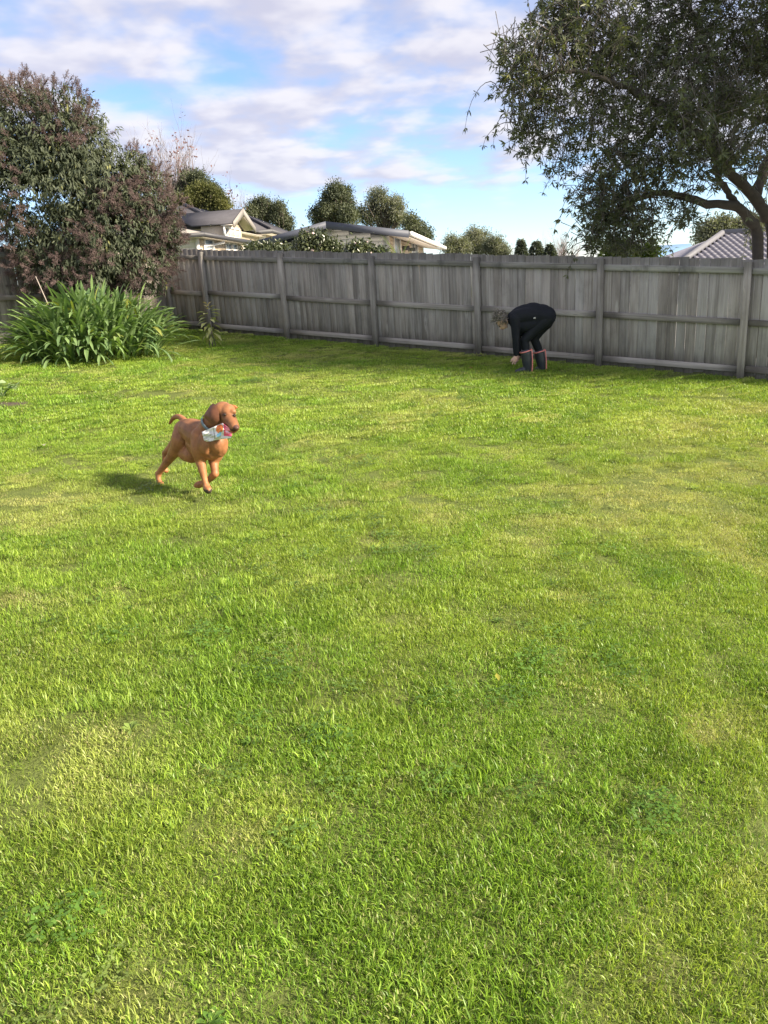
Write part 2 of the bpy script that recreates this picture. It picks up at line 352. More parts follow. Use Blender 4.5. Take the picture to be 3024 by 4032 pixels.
def grass_mat(name, deep, light, straw, dead=(0.50, 0.43, 0.23), trans=0.38):
    m, n, out = new_mat(name); at = n.n('ShaderNodeAttribute', attribute_name='tint'); s3 = n.n('ShaderNodeSeparateColor', {0: at.outputs['Color']})
    dr = n.n('ShaderNodeAttribute', attribute_name='dry', attribute_type='INSTANCER').outputs['Fac']
    lu = n.n('ShaderNodeAttribute', attribute_name='lush', attribute_type='INSTANCER').outputs['Fac']
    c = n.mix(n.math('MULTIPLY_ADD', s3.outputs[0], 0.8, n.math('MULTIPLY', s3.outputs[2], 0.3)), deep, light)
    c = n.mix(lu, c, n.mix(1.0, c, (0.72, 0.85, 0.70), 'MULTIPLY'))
    c = n.mix(dr, c, straw)
    c = n.vmath('SCALE', c); n.set(c.node, 'Scale', n.n('ShaderNodeAttribute', attribute_name='val', attribute_type='INSTANCER').outputs['Fac'])
    c = n.mix(n.math('MULTIPLY', s3.outputs[1], n.math('MULTIPLY_ADD', dr, 0.5, 0.5)), c, dead)
    b = n.n('ShaderNodeBsdfPrincipled', {'Base Color': c, 'Roughness': 0.42, 'Specular IOR Level': 0.35})
    tr = n.n('ShaderNodeBsdfTranslucent', {0: n.mix(1.0, c, (1.25, 1.25, 0.6), 'MULTIPLY')})
    n.set(out, 0, n.n('ShaderNodeMixShader', {0: trans, 1: b, 2: tr})); return m
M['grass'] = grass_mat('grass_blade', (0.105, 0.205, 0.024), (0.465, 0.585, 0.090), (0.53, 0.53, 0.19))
M['clover'] = grass_mat('clover_leaf', (0.095, 0.175, 0.030), (0.240, 0.350, 0.070), (0.30, 0.34, 0.10), trans=0.25)
src = bpy.data.collections.new('lawn_clump_sources')
specs = [('c0', 620, .15, .012, .031, .0026, .90, .17), ('c1', 620, .15, .010, .026, .0026, 1.1, .24), ('c2', 580, .15, .014, .036, .0028, .85, .12), ('c3', 600, .15, .010, .024, .0026, 1.1, .38), ('c4', 200, .12, .026, .056, .0030, .60, .05)]
for i, s_ in enumerate(specs):
    src.objects.link(bpy.data.objects.new('%02d_blades' % i, clump_mesh('blades_%d' % i, *s_[1:], 100 + i, M['grass'])))
src.objects.link(bpy.data.objects.new('05_clover', clover_mesh('clover', 26, .075, 120, M['clover'], .0085)))
src.objects.link(bpy.data.objects.new('06_weed', weed_mesh('weed', 13, 121, M['clover'], .036)))
far = [('c7', 380, .22, .018, .040, .0056, .75, .10), ('c8', 380, .22, .015, .034, .0056, .95, .18)]
for i, s_ in enumerate(far): src.objects.link(bpy.data.objects.new('%02d_blades' % (7 + i), clump_mesh('blades_%d' % (7 + i), *s_[1:], 130 + i, M['grass'])))

def scatter(n_, y0, y1):
    y = y0 + (y1 - y0) * rng.random(n_); hw = 0.58 * y + 1.3 + 0.5; x = (rng.random(n_) * 2 - 1) * (0.58 * y1 + 1.8)
    P = np.stack([x, y], 1); k = np.abs(x) < hw
    k &= ((P - A0) @ FNn > 0.05) & ((P - CORNER) @ LNn > 0.10)
    s1 = G(25, 1592); k &= (((x - s1[0]) / .24) ** 2 + ((y - s1[1]) / .17) ** 2 > 1)
    return P[k]
pts = []; idx = []
P = scatter(int(150 * 4.3 * 2 * 4.6), 0.6, 5.2); pts.append(P)
t1 = len(P)
P = scatter(int(75 * 4 * 2 * 7.0), 5.2, 9.2); pts.append(P)
P = scatter(int(44 * 10 * 2 * 11.5), 9.2, 19.5); pts.append(P)
P = scatter(26000, 0.6, 12.0); cv = fbm(P[:, 0] + 66, P[:, 1] + 5, 1.3, 51); P = P[(cv > .50) & (rng.random(len(P)) < (cv - .49) * .55)]; pts.append(P); ncl = len(P); PT = np.vstack(pts)
nn = len(PT); x, y = PT.T
wob = lambda sd: fbm(x + 31, y + 17, .9, sd)
dry = np.clip((fbm(x + 40, y + 40, .75, 5) - .50) * 3.0, 0, .75) * np.clip((fbm(x + 7, y + 90, 2.2, 9) - .30) * 3, 0, 1)
fine = np.clip((fbm(x + 15, y + 60, 3.4, 33) - .62) * 7, 0, 1)
dry = np.clip(np.maximum(dry, fine * .6), 0, 1)
lush = np.clip(np.clip((fbm(x + 80, y + 20, 1.4, 21) - .47) * 4.5, 0, 1) + np.clip((fbm(x + 10, y + 77, 4.5, 23) - .52) * 4, 0, .9), 0, 1) * (1 - dry)
rnd = rng.random(nn); ix = np.where(rnd < .40, 0, np.where(rnd < .72, 1, 2))
ix = np.where((dry > .45) & (rng.random(nn) < .75), 3, ix)
tall = fbm(x + 3, y + 55, 1.7, 41); ix = np.where((tall > .60) & (dry < .2) & (rng.random(nn) < .40), 4, ix)
ix = np.where(rng.random(nn) < .006, 6, ix)
fi = (y > 7.5); ix = np.where(fi & (ix < 3), np.where(rng.random(nn) < .6, 7, 8), ix); ix = np.where(fi & (ix == 3), 8, ix)
ix[-ncl:] = 5
V = np.stack([x, y, gz(x, y)], 1)
gm = bpy.data.meshes.new('grass'); gm.vertices.add(nn); gm.vertices.foreach_set('co', V.astype(np.float32).ravel()); gm.update()
def attr(nm, ty, val, key='value'):
    a = gm.attributes.new(nm, ty, 'POINT'); a.data.foreach_set(key, np.ascontiguousarray(val).ravel())
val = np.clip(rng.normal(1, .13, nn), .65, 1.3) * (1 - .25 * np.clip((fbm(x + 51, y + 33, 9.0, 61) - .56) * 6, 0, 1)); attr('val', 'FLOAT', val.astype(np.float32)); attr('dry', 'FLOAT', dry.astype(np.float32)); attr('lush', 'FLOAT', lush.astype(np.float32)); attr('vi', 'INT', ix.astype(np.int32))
sc_ = rng.uniform(.8, 1.2, nn) * np.where(dry > .5, .85, 1) * (1 + .22 * lush); attr('sc', 'FLOAT', sc_.astype(np.float32))
rot = np.stack([np.full(nn, math.atan2(-N[1], N[2])) + rng.normal(0, .06, nn), np.full(nn, math.atan2(N[0], N[2])) + rng.normal(0, .06, nn), rng.random(nn) * 6.283], 1); attr('rot', 'FLOAT_VECTOR', rot.astype(np.float32), 'vector')
ng = bpy.data.node_groups.new('lawn_scatter', 'GeometryNodeTree')
ng.interface.new_socket('Geometry', in_out='INPUT', socket_type='NodeSocketGeometry'); ng.interface.new_socket('Geometry', in_out='OUTPUT', socket_type='NodeSocketGeometry')
q = NT(ng); gi = q.n('NodeGroupInput'); go = q.n('NodeGroupOutput')
ci = q.n('GeometryNodeCollectionInfo'); ci.inputs['Collection'].default_value = src; ci.inputs['Separate Children'].default_value = True; ci.inputs['Reset Children'].default_value = True
def na(nm, ty):
    a = q.n('GeometryNodeInputNamedAttribute', data_type=ty); a.inputs['Name'].default_value = nm; return a.outputs['Attribute']
er = q.n('FunctionNodeEulerToRotation', {0: na('rot', 'FLOAT_VECTOR')})
iop = q.n('GeometryNodeInstanceOnPoints', {'Points': gi.outputs[0], 'Instance': ci.outputs[0], 'Pick Instance': True, 'Instance Index': na('vi', 'INT'), 'Rotation': er, 'Scale': na('sc', 'FLOAT')})
q.set(go, 0, iop.outputs[0])
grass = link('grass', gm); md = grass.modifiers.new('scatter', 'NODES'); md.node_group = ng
tag(grass, 'short patchy green lawn grass with dry blades and clover', 'grass', kind='stuff')

# ------------------------------------------------------------------ fences
def bevel_box_mesh(name, sx, sy, sz, mat, bv=0.004, z0=0.0):
    "box from z0 to z0+sz with chamfered long edges, centred in x and y"
    hx, hy = sx / 2, sy / 2; o = [(-hx + bv, -hy), (hx - bv, -hy), (hx, -hy + bv), (hx, hy - bv), (hx - bv, hy), (-hx + bv, hy), (-hx, hy - bv), (-hx, -hy + bv)]
    mb = MB(); mb.prism([(a, b_, z0) for a, b_ in o][::-1], (0, 0, sz)); return mb.mesh(name, mat)
def basis(xd, zd):
    "matrix with local z along zd, local x close to xd"
    z = unit(zd); y = unit(np.cross(z, xd)); x_ = np.cross(y, z); return Matrix(((x_[0], y[0], z[0]), (x_[1], y[1], z[1]), (x_[2], y[2], z[2]))).to_4x4()
def place(o, p, B=None):
    m = (Matrix.Translation(Vector(p)) @ B) if B is not None else Matrix.Translation(Vector(p))
    o.matrix_basis = m if o.parent is None else m
def fence(name, label, O, D, n_, s0, s1, posts, wood, rails=(0.15, 0.865, 1.635), seed=3, gap_from=1e9, hgt=1.80):
    r = random.Random(seed); root = empty(name, gp(*O)); tag(root, label, 'fence')
    D3 = np.array([D[0], D[1], gz(*D)]); Dh = np.array([D[0], D[1], 0]); n3 = np.array([n_[0], n_[1], 0])
    pal = [bevel_box_mesh('paling_%d' % k, 0.147, 0.017, 1.0, wood, 0.0045) for k in range(3)]
    Bv = basis(Dh, (0, 0, 1)); s = s0
    while s < s1:
        wd = r.uniform(.146, .158); p = gp(*(O + D * (s + wd / 2))); o = link('paling', pal[r.randrange(3)], root, True)
        zb = 0.015 + r.random() * .03; top = hgt + r.uniform(-.012, .014)
        gapw = (0.0075 if r.random() < 0.22 else 0.002) if s > gap_from else r.choice((0.0005, 0.001, 0.0015))
        Q = Matrix.Translation(Vector(p + np.array([0, 0, zb]) - n3 * (0.0095 + r.uniform(0, .004)) - np.array(root.location))) @ Bv @ Matrix.Rotation(r.gauss(0, .0012), 4, 'Y') @ Matrix.Diagonal((( wd - gapw) / .147, 1, top - zb, 1))
        o.matrix_basis = Q; s += wd
    pm = bevel_box_mesh('post', 0.105, 0.10, 1.0, M['wood'], 0.006)
    for k, ps in enumerate(posts):
        o = link('post', pm, root, True); p = gp(*(O + D * ps)); hh = 1.745 + r.uniform(-.015, .02)
        o.matrix_basis = Matrix.Translation(Vector(p + n3 * 0.054 - np.array([0, 0, .05]) - np.array(root.location))) @ Bv @ Matrix.Rotation(r.gauss(0, .004), 4, 'Y') @ Matrix.Diagonal((1, 1, hh + .05, 1))
    ends = [s0] + [p for p in posts if s0 < p < s1] + [s1]
    rm = bevel_box_mesh('rail', 0.096, 0.042, 1.0, wood, 0.004); rt_ = bevel_box_mesh('rail_top', 0.096, 0.042, 1.0, M['wood_mossy'], 0.004)
    for a, b_ in zip(ends[:-1], ends[1:]):
        for lv, hz_ in enumerate(rails):
            ga = 0.056 if a in posts else 0; gb = 0.056 if b_ in posts else 0
            h_ = hz_ + r.uniform(-.012, .012)
            pa = gp(*(O + D * (a + ga))) + np.array([0, 0, h_]) + n3 * .0225; pb = gp(*(O + D * (b_ - gb))) + np.array([0, 0, h_ + r.uniform(-.008, .008)]) + n3 * .0225
            o = link('rail', rt_ if lv == 2 else rm, root, True); L = np.linalg.norm(pb - pa)
            o.matrix_basis = Matrix.Translation(Vector(pa - np.array(root.location))) @ basis((0, 0, 1), pb - pa) @ Matrix.Diagonal((1, 1, L, 1))
    return root
fence('timber_fence', 'grey weathered paling fence with square posts behind the bending person', CORNER, FD, FNn, 0.02, SP * 8.2, [0.05] + [SP * (1.55 + k) for k in range(-1, 7)], M['wood'], seed=5, gap_from=SP * 5.0)
fence('timber_fence', 'brownish weathered paling fence running beside the bush and strap-leaved clump', CORNER, LD, LNn, 0.06, 12.0, [2.3, 4.55, 6.8, 9.0, 11.3], M['wood_brown'], seed=8)

# ------------------------------------------------------------------ houses beyond the fence
M['reflector'] = plain('reflector', (0.33, 0.32, 0.30), 0.9, 0.25, 2, 0.3, 30)  # grey sheet added behind the fence, bounces neutral light onto the house wall
pvx = [A0 - FD * 3.2 - FNn * .35, A0 + FD * 14 - FNn * .35, A0 + FD * 14 - FNn * 8, A0 + FD * 10 - FNn * 26, A0 - FD * 12 - FNn * 26, A0 - FD * 6 - FNn * 8]
pg_ = []
for ia in range(25):
    for ib in range(25):
        a, b_ = ia / 24, ib / 24; q_ = A0 + FD * (-3.4 + 17 * a - 8 * b_ * (1 - a)) - FNn * (.35 + 27 * b_); pg_.append([q_[0], q_[1], gz_far(q_[0], q_[1]) + .03])
ii = (np.arange(24)[:, None] * 25 + np.arange(24)[None]).ravel()
tag(link('bounce_sheet', mesh_np('bounce_sheet', np.array(pg_), [np.stack([ii, ii + 25, ii + 26, ii + 1], 1)], None, M['reflector'], True)), 'pale grey sheet added behind the back fence to bounce neutral light', 'reflector', kind='structure')
M['siding_cream'] = plain('siding_cream', (0.74, 0.71, 0.66), 0.6, 0.06, 3)
M['siding_white'] = plain('siding_white', (0.80, 0.79, 0.78), 0.6, 0.06, 3)
M['siding_sunlit'] = plain('siding_sunlit', (0.52, 0.43, 0.33), 0.6, 0.08, 3)  # warm sunlight put into the siding colour of the sun-facing walls
M['shingle'] = plain('shingle', (0.072, 0.069, 0.078), 0.85, 0.25, 3, 0.4, 25)
M['roof_metal'] = plain('roof_metal', (0.075, 0.082, 0.108), 0.55, 0.08, 3)
M['gutter'] = plain('gutter', (0.055, 0.055, 0.062), 0.5, 0.1)
M['trim'] = plain('trim', (0.72, 0.70, 0.67), 0.55, 0.05)
M['barge'] = plain('barge', (0.24, 0.22, 0.20), 0.6, 0.06)
M['soffit'] = plain('soffit', (0.62, 0.56, 0.50), 0.7, 0.05)
M['pane'] = plain('pane', (0.30, 0.36, 0.42), 0.08, 0.1, spec=0.8)
M['tile'] = plain('tile', (0.145, 0.142, 0.175), 0.55, 0.25, 8, 0.3, 60)
M['ridge'] = plain('ridge', (0.14, 0.14, 0.155), 0.6, 0.2, 8)
def part(name, mat, parent, fn, smooth=False):
    mb = MB(); fn(mb); return mb.build(name, mat, parent, smooth)
def quad_slab(mb, pts, d): mb.prism(pts, d)
def cross2(a): return np.array([a[1], -a[0], 0.0])

def boards(root, name, P0, P1, z0, z1, nrm, mat, step=0.16, topf=None, joined=False):
    "lapped weatherboards between two plan points; topf(t) limits the height along the wall"
    P0 = np.asarray(P0, float); P1 = np.asarray(P1, float); D = np.array([*(P1 - P0), 0.0]); L = np.linalg.norm(D); D /= L; n3 = np.array([*nrm, 0.0]); k = 0; mbj = MB(); z = z0
    while z < z1 - 0.01:
        zt = min(z + step, z1); t0, t1 = 0.0, L
        if topf is not None:
            tt = np.linspace(0, L, 80); okk = [t for t in tt if topf(t / L) > zt - step * .4]
            if not okk: break
            t0, t1 = okk[0], okk[-1]
            if t1 - t0 < .15: break
        a = np.array([P0[0], P0[1], 0]) + D * t0; b_ = np.array([P0[0], P0[1], 0]) + D * t1
        q_ = [a + n3 * .030 + [0, 0, z], b_ + n3 * .030 + [0, 0, z], b_ + n3 * .010 + [0, 0, zt + .015], a + n3 * .010 + [0, 0, zt + .015]]
        mb = mbj if joined else MB(); mb.prism(q_, -n3 * .022)
        if not joined: mb.build(name, mat, root)
        z += step; k += 1
    if joined: mbj.build(name, mat, root)
def window(root, c, D, nrm, wd, ht, panes=1, frame=0.07, mat_frame=None):
    D3 = np.array([*unit(D), 0.0]); n3 = np.array([*unit(nrm), 0.0]); R_ = np.stack([D3, -n3, np.array([0, 0, 1.0])], 1); c = np.asarray(c, float); mb = MB()
    for sx, cx_, sz, cz in ((wd, 0, frame, ht / 2), (wd, 0, frame, -ht / 2), (frame, -wd / 2, ht - frame, 0), (frame, wd / 2, ht - frame, 0)): mb.box(c + D3 * cx_ + np.array([0, 0, cz]) + n3 * .035, (sx, .09, sz), R_)
    for k in range(1, panes): mb.box(c + D3 * (-wd / 2 + wd * k / panes) + n3 * .033, (frame * .8, .08, ht - frame), R_)
    f = mb.build('window', mat_frame or M['trim'], root)
    for k in range(panes):
        m2 = MB(); m2.box(c + D3 * (-wd / 2 + wd * (k + .5) / panes) + n3 * .022, (wd / panes - frame * .9, .02, ht - frame), R_); m2.build('pane', M['pane'], f)
    return f

# --- low gabled weatherboard house
YB = 28.0
eR = W(1612, 911, YB); eL = W(963, 954, YB); ap = W(1277, 873, YB)
ze = (eR[2] + eL[2]) / 2 - .03; zr = ap[2] - .02
far_e = W(1754, 979, YB * 1.46); UB = unit((far_e - eR)[:2]); VB = np.array([UB[1], -UB[0]])         # along the house, towards its sunny side
half = 0.5 * np.linalg.norm((eR - eL)[:2]); cB = np.array([(eR[0] + eL[0]) / 2, YB]); LEN = 12.5
hb = empty('gabled_house', (cB[0], cB[1], gz_far(cB[0], cB[1]))); tag(hb, 'low single-storey weatherboard house with dark blue-grey gable roof behind the fence', 'house')
zb = gz_far(cB[0], cB[1]) - 0.6; rise = (zr - ze) / half; ov = 1.0; wallh = half - 0.95
def Bp(u, v, z): return np.array([cB[0] + UB[0] * u + VB[0] * v, cB[1] + UB[1] * u + VB[1] * v, z])
wz = lambda v: zr - abs(v) * rise - 0.20
part('wall', M['siding_white'], hb, lambda m_: m_.prism([Bp(ov, -wallh, zb), Bp(ov, wallh, zb), Bp(ov, wallh, wz(wallh)), Bp(ov, 0, wz(0)), Bp(ov, -wallh, wz(wallh))], np.array([*UB, 0]) * (LEN - 2)))
boards(hb, 'weatherboard', Bp(ov, -wallh, 0)[:2], Bp(ov, wallh, 0)[:2], zb + 1.0, wz(0), -UB, M['siding_white'], 0.145, lambda t: wz((t * 2 - 1) * wallh))
boards(hb, 'weatherboard', Bp(ov, wallh, 0)[:2], Bp(LEN - 1, wallh, 0)[:2], zb + 1.2, wz(wallh), VB, M['siding_sunlit'], 0.145)
part('corner_board', M['trim'], hb, lambda m_: m_.box(Bp(ov - .005, wallh + .005, (zb + wz(wallh)) / 2), (.16, .16, wz(wallh) - zb), np.array([[UB[0], VB[0], 0], [UB[1], VB[1], 0], [0, 0, 1]])))
for sg in (-1, 1):
    rf = part('roof', M['roof_metal'], hb, lambda m_: m_.prism([Bp(0, 0, zr), Bp(0, sg * half, ze), Bp(LEN, sg * half, ze), Bp(LEN, 0, zr)], (0, 0, -.05)))
    part('bargeboard', M['roof_metal'], rf, lambda m_: m_.prism([Bp(-.03, 0, zr + .03), Bp(-.03, sg * half, ze + .03), Bp(-.03, sg * half, ze - .21), Bp(-.03, 0, zr - .21)], np.array([*UB, 0]) * .03))
    part('soffit', M['soffit'], rf, lambda m_: m_.prism([Bp(0.0, sg * (wallh - .02), wz(wallh) + .03), Bp(0.0, sg * (half - .03), ze - .16), Bp(LEN, sg * (half - .03), ze - .16), Bp(LEN, sg * (wallh - .02), wz(wallh) + .03)], (0, 0, .02)))
    part('gutter', M['trim'], rf, lambda m_: m_.box(Bp(LEN / 2 + .02, sg * (half + .06), ze - .07), (LEN, .12, .13), np.array([[UB[0], VB[0], 0], [UB[1], VB[1], 0], [0, 0, 1]])))
part('downpipe', M['trim'], hb, lambda m_: m_.box(Bp(.55, -.02, wz(0) - .35), (.16, .16, .75), None))
window(hb, Bp(ov + 2.0, wallh, zb + 2.55), UB, VB, 1.5, 1.15, 1)
window(hb, Bp(ov + 7.0, wallh, zb + 2.55), UB, VB, 2.0, 0.95, 2)
window(hb, Bp(ov, wallh - 1.0, zb + 2.1), VB, -UB, 0.7, 0.9, 1)
part('floodlight', M['gutter'], hb, lambda m_: (m_.box(Bp(4.6, wallh + .12, ze - .32), (.35, .35, .16)), m_.box(Bp(5.2, wallh + .3, ze - .36), (.3, .3, .13))))

# --- two-storey house (vertical planes through its walls, corners read off the photograph)
ha = empty('two_storey_house', (W(830, 1010, 36)[0], 36, 1.2)); tag(ha, 'two-storey cream house with dark hipped shingle roofs and a front gable window', 'house')
def zl3(u, v): return (600 + u / 2.37, 600 + v / 2.37)
def onz(px, z): d = ray(*px); return C + d * ((z - H) / d[2])
def onplane(px, p, nrm): d = ray(*px); n3 = np.array([*nrm, 0.0]); return C + d * (((np.asarray(p) - C) @ n3) / (d @ n3))
YL = 31.0; lc = W(*zl3(465, 748), YL); zl = lc[2]; le_ = onz(zl3(920, 826), zl); UA = unit((le_ - lc)[:2]); VA = np.array([UA[1], -UA[0]]); RA = np.array([[UA[0], VA[0], 0], [UA[1], VA[1], 0], [0, 0, 1]]); LL = np.linalg.norm(le_ - lc)
def Ap(o, u, v, z): return np.array([o[0] + UA[0] * u + VA[0] * v, o[1] + UA[1] * u + VA[1] * v, z])
bz = 0.8; lw = Ap(lc, .5, -.45, 0)
part('lower_wall', M['siding_cream'], ha, lambda m_: m_.prism([Ap(lw, 0, 0, bz), Ap(lw, LL - .8, 0, bz), Ap(lw, LL - .8, -5, bz), Ap(lw, 0, -5, bz)][::-1], (0, 0, zl - bz - .12)))
boards(ha, 'weatherboard', lw[:2], Ap(lw, LL - .8, 0, 0)[:2], zl - 1.5, zl - .17, VA, M['siding_sunlit'], .17)
boards(ha, 'weatherboard', Ap(lw, 0, -5, 0)[:2], lw[:2], zl - 1.5, zl - .17, -UA, M['siding_cream'], .17)
lr = part('lower_roof', M['shingle'], ha, lambda m_: m_.prism([Ap(lc, 0, 0, zl), Ap(lc, LL, 0, zl), Ap(lc, LL, -2.2, zl + .55), Ap(lc, 2.2, -2.2, zl + .55)], (0, 0, -.06)))
part('lower_hip', M['barge'], lr, lambda m_: m_.prism([Ap(lc, 0, 0, zl + .004), Ap(lc, 2.2, -2.2, zl + .554), Ap(lc, 2.2, -6, zl + .554), Ap(lc, 0, -6.5, zl + .004)], (0, 0, -.06)))
part('gutter', M['gutter'], lr, lambda m_: m_.box(Ap(lc, LL / 2, .06, zl - .07), (LL + .1, .12, .15), RA)); part('gutter', M['gutter'], lr, lambda m_: m_.box(Ap(lc, -.06, -3.2, zl - .07), (.12, 6.6, .152), RA))
part('soffit', M['soffit'], lr, lambda m_: m_.prism([Ap(lc, 0, 0, zl - .16), Ap(lc, LL, 0, zl - .16), Ap(lc, LL, -.5, zl - .16), Ap(lc, 0, -.5, zl - .16)][::-1], (0, 0, .02)))
part('soffit', M['soffit'], lr, lambda m_: m_.prism([Ap(lc, 0, -.5, zl - .158), Ap(lc, .56, -.5, zl - .158), Ap(lc, .56, -6.4, zl - .158), Ap(lc, 0, -6.4, zl - .158)][::-1], (0, 0, .02)))
part('corner_board', M['trim'], ha, lambda m_: m_.box(Ap(lw, 0, 0, zl - 1.0), (.13, .13, 1.66), RA))
part('downpipe', M['trim'], ha, lambda m_: m_.tube([Ap(lw, 2.2, .35, zl - .22), Ap(lw, 1.6, .08, zl - .34), Ap(lw, .55, .08, zl - .42), Ap(lw, .5, .08, zl - 1.7)], .055, 6))
def win_px(u0, v0, u1, v1, p, panes, proud=.03, fr=.09):
    a = onplane(zl3(u0, v1), p, VA); b_ = onplane(zl3(u1, v1), p, VA); t_ = onplane(zl3((u0 + u1) / 2, v0), p, VA); m_ = (a + b_) / 2; wd = np.linalg.norm((b_ - a)[:2]); z0 = min(a[2], b_[2]); window(ha, np.array([m_[0], m_[1], (z0 + t_[2]) / 2]), UA, VA, wd, t_[2] - z0, panes, fr)
win_px(485, 812, 565, 905, lw, 1); win_px(680, 850, 735, 915, lw, 1); win_px(745, 855, 785, 915, lw, 1)
# main upper storey: hip roof whose near corner is at the eave corner
uc = W(*zl3(632, 662), 40.0); zu = uc[2]; el_ = onz(zl3(255, 664), zu); VL = unit((el_ - uc)[:2]); apx = W(*zl3(302, 490), 44.5); ridge_e = apx + np.array([UA[0] * 4, UA[1] * 4, 0])
wl = Ap(uc, .4, -.4, 0)
part('upper_wall', M['siding_cream'], ha, lambda m_: m_.prism([Ap(wl, 0, 0, zl - .2), Ap(wl, 9, 0, zl - .2), Ap(wl, 9, -7, zl - .2), Ap(wl, 0, -7, zl - .2)][::-1], (0, 0, zu - zl + .1)))
boards(ha, 'weatherboard', wl[:2], Ap(wl, 9, 0, 0)[:2], zl + .3, zu - .12, VA, M['siding_sunlit'], .17); boards(ha, 'weatherboard', Ap(wl, 0, -7, 0)[:2], wl[:2], zl + .3, zu - .12, -UA, M['siding_cream'], .17)
eL2 = Ap(uc, 0, -8.5, zu)
ur = part('upper_roof', M['shingle'], ha, lambda m_: m_.prism([uc, apx, eL2], (0, 0, -.06)))
part('hip', M['shingle'], ur, lambda m_: m_.prism([uc + [0, 0, .003], Ap(uc, 9, 0, zu + .003), ridge_e, apx + [0, 0, .003]], (0, 0, -.06)))
part('ridge_cap', M['shingle'], ur, lambda m_: m_.tube([apx + [0, 0, .02], uc + [0, 0, .03]], .09, 6))
part('gutter', M['gutter'], ur, lambda m_: m_.box(Ap(uc, -.06, -4.2, zu - .09), (.12, 8.6, .22), RA)); part('gutter', M['gutter'], ur, lambda m_: m_.box(Ap(uc, 1.0, .06, zu - .09), (2.2, .12, .22), RA))
part('soffit', M['soffit'], ur, lambda m_: m_.prism([Ap(uc, 0, 0, zu - .21), Ap(uc, 9, 0, zu - .21), Ap(uc, 9, -7.4, zu - .21), Ap(uc, 0, -7.4, zu - .21)][::-1], (0, 0, .02)))
dpx = W(*zl3(495, 665), 40.2); part('downpipe', M['trim'], ha, lambda m_: m_.tube([dpx, dpx + [0, 0, -.3], dpx + [.35, .1, -.5], dpx + [.35, .1, -1.2]], .09, 6))
# front gable
gpn = Ap(uc, 0, .5, 0); gA_, gB_, gC_ = (onplane(zl3(u, v), gpn, VA) for u, v in ((750, 533), (655, 660), (872, 712)))
base_z = zl - .1; inn = np.array([*-VA, 0.0])
wa, wb, wc = onplane(zl3(752, 575), gpn, VA), onplane(zl3(668, 680), gpn, VA), onplane(zl3(820, 690), gpn, VA)
gw = part('gable_wall', M['siding_sunlit'], ha, lambda m_: m_.prism([np.array([wb[0], wb[1], base_z]), np.array([wc[0], wc[1], base_z]), wc, wa, wb] , inn * 1.2))
for k in range(14):
    t_ = (k + .5) / 14; q0 = wb + (wc - wb) * t_; zt = min(wb[2] + (wa[2] - wb[2]) * t_ / .55, wc[2] + (wa[2] - wc[2]) * (1 - t_) / .45) - .03; part('batten', M['siding_sunlit'], gw, lambda m_: m_.box(np.array([q0[0], q0[1], (base_z + zt) / 2]) - inn * .02, (.05, .05, zt - base_z), RA))
for gE in (gB_, gC_):
    sl_in = 3.4
    gr = part('gable_roof', M['shingle'], ha, lambda m_: m_.prism([gE - inn * .5, gA_ - inn * .5, gA_ + inn * sl_in, gE + inn * 1.6], (0, 0, -.07)))
    part('bargeboard', M['barge'], gr, lambda m_: m_.prism([gE - inn * .52 + [0, 0, .03], gA_ - inn * .52 + [0, 0, .03], gA_ - inn * .52 + [0, 0, -.30], gE - inn * .52 + [0, 0, -.28]], -inn * .04))
    part('soffit', M['soffit'], gr, lambda m_: m_.prism([gE - inn * .5 + [0, 0, -.12], gA_ - inn * .5 + [0, 0, -.12], gA_ + inn * .1 + [0, 0, -.12], gE + inn * .1 + [0, 0, -.12]], (0, 0, .03)))
win_px(672, 708, 808, 786, gpn, 3, fr=.10)
# right-hand wing
rc = W(*zl3(1108, 716), 47.0); zr2 = rc[2]; rr_ = onz(zl3(1215, 746), zr2); UW = unit((rr_ - rc)[:2]); VW = np.array([UW[1], -UW[0]]); ap3 = W(*zl3(822, 566), 52.0); RW = np.array([[UW[0], VW[0], 0], [UW[1], VW[1], 0], [0, 0, 1]])
def Wp(u, v, z): return np.array([rc[0] + UW[0] * u + VW[0] * v, rc[1] + UW[1] * u + VW[1] * v, z])
part('wing_wall', M['siding_cream'], ha, lambda m_: m_.prism([Wp(.5, -.5, bz), Wp(8, -.5, bz), Wp(8, -7, bz), Wp(.5, -7, bz)][::-1], (0, 0, zr2 - bz - .1)))
boards(ha, 'weatherboard', Wp(.5, -7, 0)[:2], Wp(.5, -.5, 0)[:2], zr2 - 2.0, zr2 - .2, -UW, M['siding_cream'], .17); boards(ha, 'weatherboard', Wp(.5, -.5, 0)[:2], Wp(8, -.5, 0)[:2], zr2 - 2.0, zr2 - .2, VW, M['siding_sunlit'], .17)
wr = part('wing_roof', M['shingle'], ha, lambda m_: m_.prism([Wp(0, 0, zr2), ap3, Wp(0, -9, zr2)], (0, 0, -.06)))
part('hip', M['shingle'], wr, lambda m_: m_.prism([Wp(0, 0, zr2 + .003), Wp(11, 0, zr2), ap3 + np.array([UW[0] * 4, UW[1] * 4, 0]), ap3 + [0, 0, .003]], (0, 0, -.06)))
part('ridge_cap', M['shingle'], wr, lambda m_: m_.tube([ap3 + [0, 0, .03], Wp(0, 0, zr2 + .04)], .09, 6))
part('gutter', M['gutter'], wr, lambda m_: m_.box(Wp(-.06, -4, zr2 - .12), (.12, 8.2, .25), RW)); part('gutter', M['gutter'], wr, lambda m_: m_.box(Wp(5.0, .06, zr2 - .12), (10.1, .12, .22), RW))
part('soffit', M['soffit'], wr, lambda m_: m_.prism([Wp(0, 0, zr2 - .24), Wp(9, 0, zr2 - .24), Wp(9, -7.5, zr2 - .24), Wp(0, -7.5, zr2 - .24)][::-1], (0, 0, .02)))

